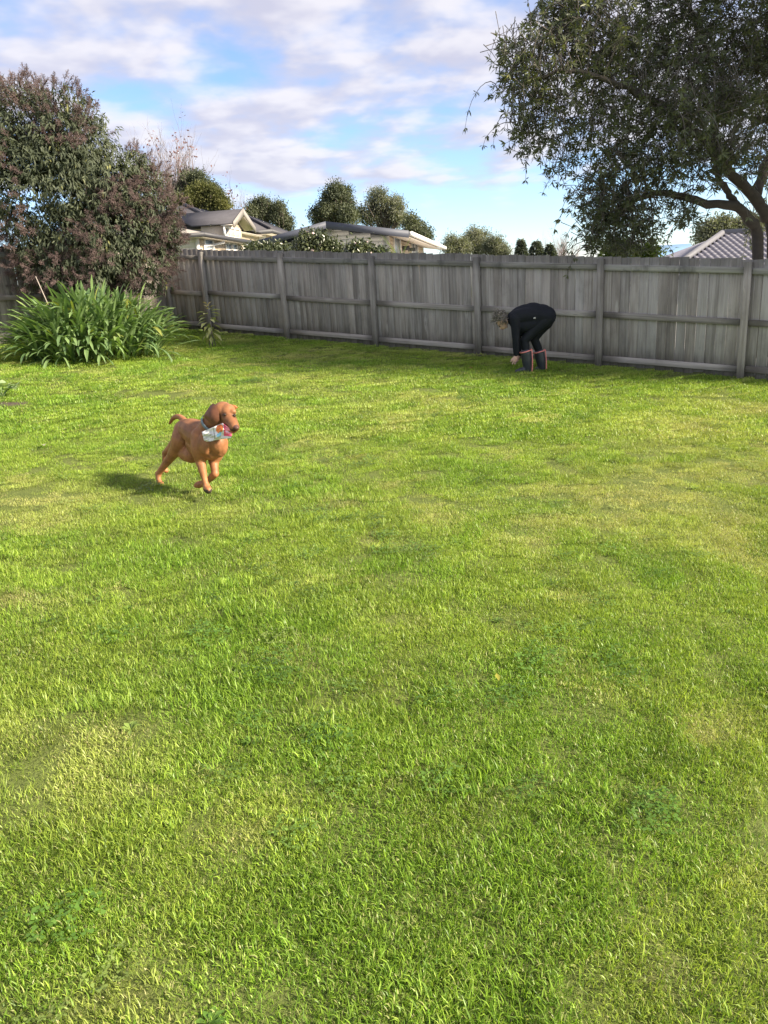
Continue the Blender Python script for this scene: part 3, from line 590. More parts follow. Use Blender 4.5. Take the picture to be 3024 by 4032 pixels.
# --- tile-roofed house on the right
YC = 38.0; ca = W(2844, 925, YC); hc = empty('tile_roofed_house', (ca[0], 34, gz_far(ca[0], 34))); tag(hc, 'house with grey wavy tile hip roof seen past the tree trunk', 'house')
pit = math.tan(rad(21)); hip_l = ca - np.array([4.7, 4.7, 4.7 * pit]); RX = 9.0
part('wall', M['siding_white'], hc, lambda m_: m_.prism([(hip_l[0] + .5, hip_l[1] + .5, -2.5), (ca[0] + RX, hip_l[1] + .5, -2.5), (ca[0] + RX, YC + 4, -2.5), (hip_l[0] + .5, YC + 4, -2.5)][::-1], (0, 0, hip_l[2] + 2.4)))
rc_ = part('roof', M['tile'], hc, lambda m_: (m_.prism([hip_l, (ca[0] + RX, hip_l[1], hip_l[2]), (ca[0] + RX, YC, ca[2]), ca], (0, 0, -.1)), m_.prism([hip_l + [0, 0, .002], ca + [0, 0, .002], (hip_l[0], YC + 4.7, hip_l[2] + .002)], (0, 0, -.1))))
nx_, ny_ = 9, 2; TW, TL = .31, .33; sl_ = math.atan(pit); TV = []
for j in range(ny_):
    for i in range(nx_):
        u = i / (nx_ - 1); TV.append([u * TW * 1.02, j * TL * 1.12, .035 * math.sin(u * 2 * math.pi) + (.045 if j == 0 else .010)])
for i in range(nx_): u = i / (nx_ - 1); TV.append([u * TW * 1.02, 0, -.01 + .03 * math.sin(u * 2 * math.pi)])
tq = [[i, i + 1, nx_ + i + 1, nx_ + i] for i in range(nx_ - 1)] + [[2 * nx_ + i, 2 * nx_ + i + 1, i + 1, i] for i in range(nx_ - 1)]
tme = mesh_np('tile', TV, [np.array(tq)], None, M['tile'], True)
nrow = 15
for j in range(nrow):
    d_ = (j + 1) * TL; yc = YC - d_ * math.cos(sl_); zc = ca[2] - d_ * math.sin(sl_); x0 = ca[0] - d_ * math.cos(sl_); k0 = math.ceil((x0 - ca[0]) / TW); k1 = int(3.4 / TW)
    for k in range(max(k0, -14), k1):
        o = link('tile', tme, rc_, True); o.matrix_basis = Matrix.Translation(Vector((ca[0] + k * TW, yc, zc + .03))) @ Matrix.Rotation(sl_, 4, 'X')
part('ridge_cap', M['ridge'], rc_, lambda m_: m_.tube([hip_l + [0, 0, .1], ca + [0, 0, .1]], .14, 8)); part('ridge_cap', M['ridge'], rc_, lambda m_: m_.tube([ca + [0, 0, .1], (ca[0] + RX, YC, ca[2] + .1)], .14, 8))

# ------------------------------------------------------------------ trees
def crown_points(blobs, n_, shell=(0.55, 1.05)):
    "blobs: (centre, radii); points weighted by volume, biased to the shell; returns pos, outward direction"
    vol = np.array([np.prod(b_[1]) ** (2 / 3) for b_ in blobs]); k = rng.choice(len(blobs), n_, p=vol / vol.sum()); d = rdir(n_)
    rr = shell[0] + (shell[1] - shell[0]) * rng.random(n_) ** 0.6
    Cc = np.array([b_[0] for b_ in blobs])[k]; Rr = np.array([np.broadcast_to(b_[1], 3) for b_ in blobs])[k]
    lump = 1 + .14 * np.sin(d[:, 0] * 7 + k) * np.sin(d[:, 1] * 6 + 2 * k) + .12 * np.sin(d[:, 2] * 9 + k)
    return Cc + d * Rr * (rr * lump)[:, None], d, k
def leafy_tree(name, label, base, blobs, n_, leaf, lw, mat, group=None, trunk_r=.12, cl=6, spread=.22, parent_sticks=True, tint_lo=0.0, cat='tree', bark='bark', droop=.1, lump_n=9, core=.62):
    base = np.asarray(base, float); root = empty(name, base); tag(root, label, cat, group)
    lumps = []
    for c_, r_ in blobs:
        r_ = np.broadcast_to(np.asarray(r_, float), 3) * .88; lumps.append((np.asarray(c_), r_ * core)); q_ = rdir(lump_n); q_[:, 2] = np.where(q_[:, 2] < -.35, -q_[:, 2], q_[:, 2])
        for v_ in q_: lumps.append((np.asarray(c_) + v_ * r_ * rng.uniform(.55, .78), r_ * rng.uniform(.26, .42)))
    P, d, k = crown_points(lumps, n_ // cl, (.25, 1.12)); nl = len(P)
    P2 = np.repeat(P, cl, 0) + rng.normal(0, spread, (nl * cl, 3)); dd = unit(np.repeat(d, cl, 0) * .6 + rng.normal(0, .6, (nl * cl, 3)) + np.array([0, 0, -droop])); nr = unit(rdir(nl * cl) * .7 + np.array([0, 0, .8]))
    V, Q = leaf_geo(P2, dd, nr, leaf * rng.uniform(.7, 1.3, nl * cl), leaf * lw * rng.uniform(.8, 1.2, nl * cl))
    clump_t = np.repeat(np.clip(.42 + .18 * rng.normal(size=nl) + .28 * np.random.default_rng(len(lumps)).normal(size=len(lumps))[k], 0, 1), cl); t = np.clip(clump_t * .75 + .25 * rng.random(nl * cl) + tint_lo, 0, 1)
    link('crown', mesh_np('crown', V, [Q], np.repeat(t, 5), M[mat]), root)
    mb = MB(); cc = np.mean([b_[0] for b_ in blobs], 0); tp = spline([base, base * .6 + cc * .4 + rng.normal(0, .05, 3), cc], 8); mb.tube(tp, np.linspace(trunk_r, trunk_r * .45, 8), 8)
    for c_, r_ in blobs:
        st = tp[rng.integers(4, 8)]; mb.tube(spline([st, (st + c_) / 2 + rng.normal(0, .1, 3) * np.mean(r_), np.asarray(c_) + rng.normal(0, .2, 3) * np.mean(r_)], 5), np.linspace(trunk_r * .4, trunk_r * .1, 5), 5)
    if parent_sticks:
        s_ = P[rng.choice(nl, min(nl, 260), False)]; bi = np.array([b_[0] for b_ in blobs]); near = bi[np.argmin(((s_[:, None] - bi[None]) ** 2).sum(-1), 1)]
        V, Q = stick_geo(near + (s_ - near) * .15, s_, trunk_r * .10, trunk_r * .03); mb.add(V, [Q])
    mb.build('trunk', M[bark], root, True); return root
def pxblob(x, y, Y, rx, rz=None, ry=None):
    "blob centre at photo pixel, radii given in photo pixels at that depth"
    c_ = W(x, y, Y); s_ = ((c_ - C) @ FW) / F; rz = rz or rx; return (c_, np.array([rx * s_, (ry or rx) * s_, rz * s_]))
def base_at(x, Y): p = W(x, 1050, Y); return np.array([p[0], p[1], gz_far(p[0], p[1])])

def bare_tree(name, label, base, top_px, Y, mat, spread, n_main, group, buds=None, seed=1, levels=3):
    r = np.random.default_rng(seed); root = empty(name, base); tag(root, label, 'tree', group); top = W(*top_px, Y); Ht = top[2] - base[2]; A, B, ra = [], [], []
    mb = MB(); mb.tube([base, base + [0, 0, Ht * .3], base + [0, 0, Ht * .5]], [Ht * .018, Ht * .015, Ht * .012], 7); mb.build('trunk', M[mat], root, True); tips = []
    def grow(p, d, L, rr, lv):
        for s_ in range(4):
            e = p + d * L / 4; A.append(p); B.append(e); ra.append(rr); p = e; rr *= .85; d = unit(d + r.normal(0, .10, 3) + np.array([0, 0, .08]))
            if lv > 0:
                for q_ in range(2 if lv > 1 else 2): grow(p, unit(d + r.normal(0, .38, 3) * [1, 1, .5] + [0, 0, .15]), L * r.uniform(.4, .6), rr * .55, lv - 1)
        tips.append(p)
    for k in range(n_main):
        z = Ht * r.uniform(.15, .5); an = r.random() * 6.28; grow(base + [0, 0, z], unit([math.cos(an) * spread, math.sin(an) * spread, 1]), (Ht - z) * r.uniform(.62, .85), Ht * .0085, levels - 1)
    V, Q = stick_geo(np.array(A), np.array(B), np.array(ra), np.array(ra) * .8); link('crown', mesh_np('crown', V, [Q], None, M[mat]), root)
    if buds:
        T = np.array(tips)[r.random(len(tips)) < .12]; T = np.repeat(T, 3, 0) + r.normal(0, .12, (len(T) * 3, 3)); V, Q = leaf_geo(T, r.normal(size=(len(T), 3)), r.normal(size=(len(T), 3)), .24, .12); link('foliage', mesh_np('foliage', V, [Q], np.repeat(r.random(len(T)), 5), M[buds]), root)
    return root
gA = 'trees behind the houses'
bare_tree('bare_tree', 'tall leafless poplar-like tree with upright pale twigs above the shingle roof', base_at(712, 62), (700, 600), 62, 'twig_pale', .22, 13, gA, 'red_leaf', 4)
bare_tree('bare_tree', 'smaller leafless tree with upright twigs beside the round reddish bush', base_at(640, 60), (640, 640), 60, 'twig_pale', .22, 6, gA, None, 5)
bare_tree('reddish_tree', 'thin sparse tree with reddish leaf tufts between roof gable and dark trees', base_at(915, 64), (905, 755), 64, 'twig', .30, 8, gA, 'red_leaf', 6)
def lobes(l, Y, ox, oy, k, f=1.0): return [pxblob(ox + u / k, oy + v / k, Y + rng.normal(0, .5), r_ / k * f, r_ / k * f) for u, v, r_ in l]
Z3 = (600, 600, 2.37); Z4 = (1200, 680, 2.074); Z5 = (1900, 850, 3.318)
def lobe_tree(name, label, l, Y, zz, n_, leaf, mat, tr=.25, lw=.5, f=1.0):
    ex = []
    for u, v, r_ in l:
        for q_ in range(3): an = rng.uniform(-.5, 3.64); ex.append((u + math.cos(an) * r_ * rng.uniform(.85, 1.15), v - math.sin(an) * r_ * rng.uniform(.9, 1.25), r_ * rng.uniform(.22, .36)))
    bl = lobes([(u, v, r_ * .86) for u, v, r_ in l] + ex, Y, *zz, f); cx_ = np.mean([b_[0][0] for b_ in bl]); return leafy_tree(name, label, np.array([cx_, Y, gz_far(cx_, Y)]), bl, n_, leaf, lw, mat, gA, tr, cl=5, spread=.20 * Y / 60, lump_n=0, core=.98)
lobe_tree('evergreen_tree', 'dark green evergreen tree right behind the olive tree and shingle roof', [(330, 235, 52), (420, 240, 48), (300, 300, 40), (375, 300, 55), (520, 325, 42), (570, 355, 40), (210, 360, 42), (205, 440, 52), (600, 400, 40), (450, 320, 45)], 62, Z3, 14000, 0.172, 'dark_leaf')
lobe_tree('olive_green_tree', 'sunlit olive-yellow bushy tree rising over the shingle roof', [(410, 375, 55), (500, 380, 60), (370, 440, 55), (480, 460, 70), (560, 440, 52), (620, 440, 48), (330, 470, 50), (650, 495, 48), (300, 450, 32), (560, 510, 50)], 56, Z3, 18000, 0.165, 'olive_leaf')
lobe_tree('evergreen_tree', 'lumpy dark evergreen tree at the end of the two-storey roof, the broader of two', [(960, 490, 32), (1050, 480, 36), (1000, 510, 45), (1080, 530, 42), (930, 545, 36), (1010, 570, 52), (1080, 600, 44), (960, 600, 40), (910, 570, 25)], 66, Z3, 10400, 0.172, 'dark_leaf')
lobe_tree('evergreen_tree', 'narrow dark evergreen tree at the end of the two-storey roof', [(1175, 505, 28), (1180, 555, 38), (1150, 590, 32), (1212, 595, 40), (1262, 640, 28), (1200, 660, 48), (1270, 690, 26)], 66, Z3, 8000, 0.172, 'dark_leaf')
lobe_tree('evergreen_tree', 'tall dense dark evergreen tree behind the ridge of the gabled roof', [(240, 145, 50), (330, 175, 45), (200, 215, 50), (290, 235, 60), (362, 265, 38), (170, 290, 45), (245, 310, 65), (340, 335, 58), (105, 325, 38), (120, 375, 50), (270, 390, 60), (392, 390, 28), (190, 370, 55)], 58, Z4, 22000, 0.165, 'dark_leaf')
lobe_tree('gum_tree', 'open grey-green gum tree with sky showing through behind the gabled roof', [(590, 190, 48), (560, 255, 44), (640, 245, 40), (720, 240, 44), (770, 265, 38), (580, 325, 54), (680, 320, 48), (752, 335, 44), (540, 390, 40), (640, 400, 50), (740, 400, 48), (460, 310, 28), (472, 365, 34), (812, 380, 32)], 62, Z4, 16400, 0.158, 'gum_leaf_haze', .3, .42)
lobe_tree('evergreen_tree', 'small dark evergreen tree poking over the gutter end of the gabled roof', [(872, 395, 36), (892, 450, 38), (842, 440, 30), (962, 480, 40), (1000, 520, 38), (942, 530, 40)], 56, Z4, 7200, 0.158, 'dark_leaf')
lobe_tree('gum_tree', 'hazy low gum tree with flat crowns right of the gutter end', [(1195, 535, 14), (1200, 600, 56), (1265, 590, 45), (1170, 620, 35), (1320, 620, 46)], 92, Z4, 7200, 0.224, 'gum_leaf_haze', .35, .42)
lobe_tree('gum_tree', 'hazy taller gum tree with a layered crown over the fence top', [(1400, 510, 40), (1352, 530, 32), (1458, 505, 25), (1330, 560, 38), (1430, 570, 32), (1390, 620, 46)], 96, Z4, 7200, 0.224, 'gum_leaf_haze', .35, .42)
lobe_tree('gum_tree', 'hazy rounded gum tree standing next to the small dark conifers', [(130, 322, 38), (215, 312, 26), (80, 375, 38), (170, 392, 42), (40, 440, 42), (130, 450, 56), (230, 430, 46), (285, 435, 36), (300, 490, 46)], 94, Z5, 8400, 0.224, 'gum_leaf_haze', .35, .42)
def conifer(label, x, ytop, wpx, Y):
    base = base_at(x, Y); top = W(x, ytop, Y); root = empty('conifer_tree', base); tag(root, label, 'tree', gA); Ht = top[2] - base[2]; s_ = Y / F; Rb = wpx * s_ / FW[1]; n_ = 2600
    zt = 1 - rng.random(n_) ** .7 * .75; rr = Rb * (1 - zt) / .55 * rng.uniform(.35, 1.1, n_); an = rng.random(n_) * 6.283; P = base + np.stack([rr * np.cos(an), rr * np.sin(an), zt * Ht], 1); d = np.stack([np.cos(an), np.sin(an), np.full(n_, .1)], 1)
    V, Q = leaf_geo(P, d + rng.normal(0, .3, (n_, 3)), rng.normal(0, .4, (n_, 3)) + [0, 0, 1], .55, .22); link('crown', mesh_np('crown', V, [Q], np.repeat(rng.random(n_), 5), M['conifer_leaf']), root)
    mb = MB(); mb.tube([base, top], [.25, .04], 6); mb.build('trunk', M['bark'], root)
conifer('pointed dark conifer, leftmost of the small group over the fence', 2052, 945, 30, 85); conifer('broad dark conifer in the middle of the small group over the fence', 2112, 950, 55, 88); conifer('short dark conifer beside the pale round leafless tree', 2165, 965, 36, 86)
bare_tree('bare_tree', 'pale round-headed leafless tree between the conifers and the big overhanging tree', base_at(2225, 90), (2228, 930), 90, 'twig_pale', .75, 16, gA, None, 9)
leafy_tree('evergreen_tree', 'sunlit tree directly behind the peak of the tile roof', base_at(2830, 60), [pxblob(2825, 905, 60, 55, 34), pxblob(2780, 930, 60, 36, 26)], 7920, .23, .5, 'gum_leaf_haze', gA, .3, spread=.3)
leafy_tree('evergreen_tree', 'sunlit tree behind the tile roof next to the big trunk', base_at(2930, 60), [pxblob(2920, 905, 60, 40, 34), pxblob(2960, 900, 60, 40, 40)], 6600, .23, .5, 'gum_leaf_haze', gA, .3, spread=.3)

# shrubs just behind the fence
gS = 'shrubs behind the fence'
def camellia(label, blobs, base, n_, fl):
    blobs = [(c_ - np.array([0, 0, .06]), r_ * .92) for c_, r_ in blobs]
    root = leafy_tree('camellia_shrub', label, base, blobs, n_, .10, .5, 'camellia_leaf', gS, .05, cl=8, spread=.10, cat='shrub')
    P, d, k = crown_points(blobs, fl, (.95, 1.08)); nrm = d; V, Q = [], []; mb = MB()
    for p, dd in zip(P, d):
        u = unit(np.cross(dd, [.3, .2, 1])); v = np.cross(dd, u); rr = .045; mb.add([p + dd * .03] + [p + rr * (math.cos(a) * u + math.sin(a) * v) for a in np.arange(6) * 1.047], [np.array([[0, i + 1, (i + 1) % 6 + 1] for i in range(6)])])
    if fl: mb.build('blossom', M['flower'], root)
YS = 21.0
NS = 1
camellia('large round camellia shrub with pale blossoms rising over the fence', [pxblob(1235, 955, YS, 62, 46), pxblob(1290, 985, YS, 48, 40), pxblob(1195, 985, YS, 40, 40)], base_at(1240, YS), 9000, 26)
camellia('low spreading camellia shrub between the houses over the fence', [pxblob(1010, 985, YS + 2, 46, 26), pxblob(1070, 985, YS + 2, 46, 26), pxblob(1120, 995, YS + 2, 40, 22)], base_at(1060, YS + 2), 5200, 8)
camellia('small domed camellia shrub in front of the gabled house wall', [pxblob(1425, 985, YS - 1, 48, 36), pxblob(1385, 1000, YS - 1, 36, 26), pxblob(1480, 1000, YS - 1, 46, 22)], base_at(1430, YS - 1), 5200, 8)
def spiky(label, x, y, Y, n_, L, mat='spike_leaf', name='spiky_plant', up=.7):
    p = W(x, y, Y); root = empty(name, (p[0], p[1], p[2] - .5)); tag(root, label, 'plant', gS)
    for k in range(n_):
        an = rng.random() * 6.28; l = L * rng.uniform(.6, 1.1); mb = MB(); V = []; sd = np.array([-math.sin(an), math.cos(an), 0]) * .018; b0 = np.array([p[0], p[1], p[2] - .5]) + rng.normal(0, .06, 3) * [1, 1, 0]; el = rng.uniform(up, 1.5); q_ = b0
        for j in range(6):
            wv = sd * (1 - (j / 5) ** 2 * .95); V += [q_ - wv, q_ + wv]; q_ = q_ + l / 5 * np.array([math.cos(an) * math.cos(el), math.sin(an) * math.cos(el), math.sin(el)]); el -= .16
        mb.add(V, [np.array([[2 * j, 2 * j + 1, 2 * j + 3, 2 * j + 2] for j in range(5)])], rng.random()); mb.build('leaf', M[mat], root)
spiky('tall grassy green plant over the fence below the gabled eave', 1575, 985, 17.5, 22, 1.0); spiky('second grassy green plant nearer the gutter end', 1625, 1000, 17.5, 14, .85)
spiky('small bright spiky plant over the fence beside the two-storey house', 748, 975, 20.5, 16, .7)
leafy_tree('yellow_green_shrub', 'yellow-green sunlit shrub over the fence under the overhanging tree', base_at(2450, 15.5), [pxblob(2440, 985, 15.5, 50, 34), pxblob(2540, 1000, 15.5, 60, 22), pxblob(2400, 1010, 15.5, 40, 30)], 3600, .09, .4, 'spike_leaf', gS, .04, cl=8, spread=.1, cat='shrub')
# distant blue-roofed building glimpsed under the tree
bd = empty('blue_roofed_shed', W(2590, 1000, 55)); tag(bd, 'distant pale blue roof glimpsed under the overhanging tree', 'building')
M['blue_roof'] = plain('blue_roof', (0.16, 0.27, 0.42), 0.5, 0.05); pb_ = W(2595, 995, 55)
part('wall', M['siding_white'], bd, lambda m_: m_.box(pb_ + np.array([0, 2, -2.4]), (5, 4, 3.8))); part('roof', M['blue_roof'], bd, lambda m_: m_.prism([pb_ + np.array([-3, -.5, -.5]), pb_ + np.array([3, -.5, -.5]), pb_ + np.array([3, 2, .55]), pb_ + np.array([-3, 2, .55])], (0, 0, -.08)))

# ------------------------------------------------------------------ big overhanging tree on the right
def zp(u, v, Y, ox=1800, oy=0, s_=1.355): return W(ox + u / s_, oy + v / s_, Y)
YT = 13.6
tb = base_at(2995, 14.2)
rt = empty('overhanging_tree', tb); tag(rt, 'large dark overhanging tree with drooping leafy branches leaning over the fence', 'tree')
limb1 = [tb, zp(1608, 1300, 14.1), zp(1560, 1180, 14.0), zp(1480, 1100, 13.8), zp(1330, 1085, 13.6), zp(1200, 1050, 13.4), zp(1080, 1030, 13.2), zp(900, 1080, 13.1)]
tb2 = tb + np.array([.42, .1, -.05])
limb2 = [tb2, zp(1690, 1250, 14.2), zp(1650, 1150, 14.1), zp(1590, 1060, 14.0), zp(1490, 955, 13.8), zp(1400, 850, 13.5), zp(1300, 740, 13.2), zp(1150, 600, 13.0), zp(950, 480, 12.8)]
limb3 = [zp(1400, 850, 13.5), zp(1370, 650, 13.9), zp(1420, 420, 14.1), zp(1300, 200, 14.0), zp(1200, -100, 14.0)]
limb4 = [zp(1590, 1060, 14.0), zp(1640, 900, 14.3), zp(1750, 650, 14.6), zp(1800, 350, 14.6), zp(1850, 0, 14.4)]
limb5 = [zp(1560, 1180, 14.0), zp(1450, 1040, 13.9), zp(1390, 930, 13.6), zp(1380, 850, 13.5)]
limb6 = [zp(1150, 600, 13.0), zp(900, 470, 12.7), zp(620, 380, 12.6), zp(400, 420, 12.7), zp(250, 420, 12.8)]
for nm, lp, r0, r1 in (('trunk', limb1, .108, .04), ('trunk', limb2, .128, .04), ('branch', limb3, .08, .03), ('branch', limb4, .10, .03), ('branch', limb5, .06, .05), ('branch', limb6, .05, .012)):
    pp = spline(lp, 26); pp[3:-1] += rng.normal(0, .012, (len(pp) - 4, 3)); mb = MB(); mb.tube(pp, np.linspace(r0, r1, 26) * rng.uniform(.93, 1.07, 26), 10); mb.build(nm, M['bark'], rt, True)
allb = np.vstack([spline(l, 40)[8:] for l in (limb1, limb2, limb3, limb4, limb6)])
tbl = [  # (u, v, depth, radius in zoom px, vertical radius, weight)
 (700, 150, 13.0, 330, 260), (1050, 130, 13.6, 330, 300), (1400, 150, 13.8, 330, 300), (1720, 200, 14.2, 300, 320), (520, 330, 12.8, 300, 250), (850, 420, 13.0, 330, 260), (1200, 420, 13.4, 330, 280), (1520, 450, 14.0, 300, 260),
 (340, 480, 12.8, 170, 230), (480, 620, 12.8, 210, 190), (760, 680, 12.8, 230, 200), (1050, 720, 13.0, 260, 200), (1350, 640, 13.6, 220, 220), (370, 760, 12.9, 120, 130), (560, 850, 12.9, 130, 150), (860, 900, 12.9, 190, 190), (1120, 900, 13.1, 200, 130), (1300, 870, 13.4, 140, 130),
 (700, 1050, 12.9, 130, 150), (860, 1090, 13.2, 150, 200), (1000, 1050, 13.3, 150, 150), (790, 1230, 13.2, 130, 130), (760, 1100, 13.0, 120, 180), (900, 1180, 13.1, 150, 160), (720, 1280, 13.2, 80, 90), (1010, 1220, 13.3, 110, 110), (1180, 1130, 13.4, 120, 70), (1240, 1190, 13.6, 80, 50), (1640, 700, 14.4, 180, 240), (1900, 500, 14.6, 300, 400), (1720, 930, 14.6, 130, 150), (1600, 1220, 14.8, 60, 90), (900, 1310, 13.4, 160, 60), (280, 300, 12.8, 110, 120), (560, 60, 13.0, 200, 160), (1950, 100, 14.5, 300, 400), (1250, 700, 12.5, 180, 130), (1420, 860, 12.8, 150, 90), (1150, 560, 12.4, 200, 120), (1500, 780, 12.9, 130, 100), (1330, 980, 12.9, 110, 60), (1480, 560, 12.8, 170, 130), (1600, 900, 13.2, 90, 80)]
blobs = []
for u, v, Y_, ru_, rv_ in tbl:
    c_ = zp(u, v, Y_); s_ = ((c_ - C) @ FW) / F / 1.355; blobs.append((c_, np.array([ru_ * s_ * .93, max(ru_ * s_ * .8, .25), rv_ * s_ * .93])))
for cc in ((7.5, 12.8, 6.8), (8.2, 14.6, 5.6), (6.6, 12.6, 7.4), (9.0, 12.4, 5.6), (5.2, 13.4, 7.2)): blobs.append((np.array(cc), np.array([1.5, 1.4, 1.2])))
nw = 9800
P, d, k = crown_points(blobs, nw, (.25, 1.03))
axis = unit(d * .8 + np.array([0, 0, -.35]) + rng.normal(0, .45, (nw, 3)))
nlv = 7
az = rng.random((nw, 1)) * 6.28 + np.arange(nlv)[None] * (6.283 / nlv) + rng.normal(0, .25, (nw, nlv)); cone = rng.uniform(.55, 1.25, (nw, nlv))
ref = np.where(np.abs(axis[:, 2:3]) < .9, np.array([[0, 0, 1.]]), np.array([[1., 0, 0]])); uu = unit(np.cross(axis, ref)); vv = np.cross(axis, uu)
ld = axis[:, None] * np.cos(cone)[..., None] + (uu[:, None] * np.cos(az)[..., None] + vv[:, None] * np.sin(az)[..., None]) * np.sin(cone)[..., None]
pos = P[:, None] + axis[:, None] * rng.uniform(-.05, .02, (nw, nlv, 1)); nr = axis[:, None] + rng.normal(0, .25, (nw, nlv, 3))
V, Q = leaf_geo(pos.reshape(-1, 3), ld.reshape(-1, 3), nr.reshape(-1, 3), rng.uniform(.08, .14, nw * nlv), rng.uniform(.022, .034, nw * nlv), .2, .04, .06, .5)
tw = np.clip(rng.random(nw) ** 1.6 * .8, 0, 1); t = np.clip(np.repeat(tw, nlv) + rng.normal(0, .1, nw * nlv), 0, 1)
link('crown', mesh_np('crown', V, [Q], np.repeat(t, 5), M['tree_leaf']), rt)
# twigs from whorl back towards its blob centre / nearest branch, and long hanging branchlets
bc = np.array([b_[0] for b_ in blobs])[k]; back = unit(bc - P + rng.normal(0, .25, P.shape) + np.array([0, 0, .35])); L = rng.uniform(.25, .6, nw)[:, None]; mid_ = P + back * L * .5 + np.array([0, 0, .03])
V1, Q1 = stick_geo(P, mid_, .003, .005); V2, Q2 = stick_geo(mid_, P + back * L, .005, .007)
mb = MB(); mb.add(V1, [Q1]); mb.add(V2, [Q2])
sel = rng.choice(len(blobs), 210, p=np.array([np.prod(b_[1]) ** .5 for b_ in blobs]) / sum(np.prod(b_[1]) ** .5 for b_ in blobs)); Aa, Bb, Ra = [], [], []; tipw = []
for bi in sel:
    c_, r_ = blobs[bi]; st = c_ + rdir(1)[0] * r_ * rng.uniform(.3, .9) ; nb_ = allb[np.argmin(((allb - st) ** 2).sum(1))]; out_ = unit((st - nb_) * [1, 1, .3] + [0, 0, .25]); p = st; dd = out_; Ls = rng.uniform(.5, 1.3) / 9
    for j in range(9):
        e = p + dd * Ls; Aa.append(p); Bb.append(e); Ra.append(.009 - .0007 * j); p = e; dd = unit(dd + np.array([0, 0, -.30]) + rng.normal(0, .08, 3))
    tipw.append((p, dd)); tipw.append((Bb[-3], dd)); tipw.append((Bb[-5] + rng.normal(0, .02, 3), unit(dd + rng.normal(0, .5, 3))))
    Aa.append(nb_); Bb.append((nb_ + st) / 2 + [0, 0, .06]); Ra.append(.016); Aa.append((nb_ + st) / 2 + [0, 0, .06]); Bb.append(st); Ra.append(.011)
V, Q = stick_geo(np.array(Aa), np.array(Bb), np.array(Ra), np.array(Ra) * .85); mb.add(V, [Q]); mb.build('twig', M['twig'], rt)['kind'] = 'stuff'
tp_ = np.repeat(np.array([a for a, _ in tipw]), 7, 0); td_ = np.repeat(np.array([a for _, a in tipw]), 7, 0); V, Q = leaf_geo(tp_, unit(td_ * .8 + rng.normal(0, .6, td_.shape)), unit(rng.normal(0, .5, td_.shape) + [0, 0, 1]), rng.uniform(.07, .12, len(tp_)), rng.uniform(.020, .030, len(tp_)), .2, .04, .06, .5)
link('leaf_tuft', mesh_np('leaf_tuft', V, [Q], np.repeat(rng.random(len(tp_)) * .8, 5), M['tree_leaf']), rt)['kind'] = 'stuff'

# tree further along the back fence, beyond the right edge of the view: its crown shades the fence side of the lawn
sb = np.array([11.6, 10.4, gz(11.6, 10.4)])
leafy_tree('spreading_tree', 'broad leafy tree by the back fence past the large overhanging tree', sb, [(np.array(c_), np.array(r_)) for c_, r_ in (((11.5, 10.2, 5.6), (2.2, 2.4, 2.3)), ((11.2, 9.4, 7.2), (2.0, 2.0, 1.6)), ((12.0, 11.6, 4.4), (2.3, 2.4, 2.2)), ((10.6, 10.4, 3.8), (1.6, 1.3, 1.6)), ((12.6, 10.4, 8.0), (2.2, 2.2, 1.5)), ((11.2, 11.6, 7.0), (2.0, 2.4, 2.0)))], 30000, .28, .55, 'shade_leaf', None, .22, cl=6, spread=.25)

# ------------------------------------------------------------------ reddish flowering bush in the corner
YBu = 15.4
def bz_(u, v, Y): return W(u / 2.074, 250 + v / 2.074, Y)
bb = gp(-5.55, 15.3); ro = empty('corner_bush', bb); tag(ro, 'tall rounded bush with drooping green leaves and reddish-brown flower sprays', 'bush')
bl_ = [(120, 600, 15.4, 450, 410), (430, 630, 15.3, 470, 410), (640, 700, 15.2, 330, 330), (300, 1000, 15.1, 620, 420), (760, 1050, 15.0, 440, 380), (1130, 1000, 15.2, 230, 240), (1180, 1250, 15.1, 300, 300), (900, 1450, 14.9, 480, 380), (560, 1480, 14.8, 430, 330), (1200, 1600, 15.1, 230, 260), (270, 1500, 14.9, 170, 280), (1090, 830, 15.3, 110, 130), (650, 1700, 14.9, 500, 200), (-250, 800, 15.6, 450, 600), (1330, 1400, 15.2, 140, 180)]
blobs = []
for u, v, Y_, ru_, rv_ in bl_:
    c_ = bz_(u, v, Y_); s_ = ((c_ - C) @ FW) / F / 2.074; blobs.append((c_, np.array([ru_ * s_, max(ru_ * s_ * .75, .3), rv_ * s_]) * .93))
nl = 9600; cl = 5
P, d, k = crown_points(blobs, nl, (.72, 1.0)); P[:, 2] = np.maximum(P[:, 2], gz(P[:, 0], P[:, 1]) + .12)
inside = (np.stack([P[:, 0], P[:, 1]], 1) - CORNER) @ LNn
keep = (inside > .12) | (P[:, 2] > gz(P[:, 0], P[:, 1]) + 1.85); P, d = P[keep], d[keep]; nl = len(P)
base_p = np.repeat(P, cl, 0) + rng.normal(0, .03, (nl * cl, 3)); out_ = np.repeat(d, cl, 0)
ld = unit(out_ * .55 + rng.normal(0, .45, (nl * cl, 3)) + np.array([0, 0, -.75])); nr = unit(out_ + rng.normal(0, .35, (nl * cl, 3)) + np.array([0, 0, .35]))
V, Q = leaf_geo(base_p, ld, nr, rng.uniform(.08, .14, nl * cl), rng.uniform(.023, .035, nl * cl), .25, .10, .16)
t = np.clip(np.repeat(np.clip(rng.beta(1.6, 2.6, nl), 0, 1), cl) + rng.normal(0, .08, nl * cl), 0, 1)
link('foliage', mesh_np('foliage', V, [Q], np.repeat(t, 5), M['bush_leaf']), ro)
npn = 3900; P, d, k = crown_points(blobs, npn, (.97, 1.09)); P[:, 2] = np.maximum(P[:, 2], gz(P[:, 0], P[:, 1]) + .3)
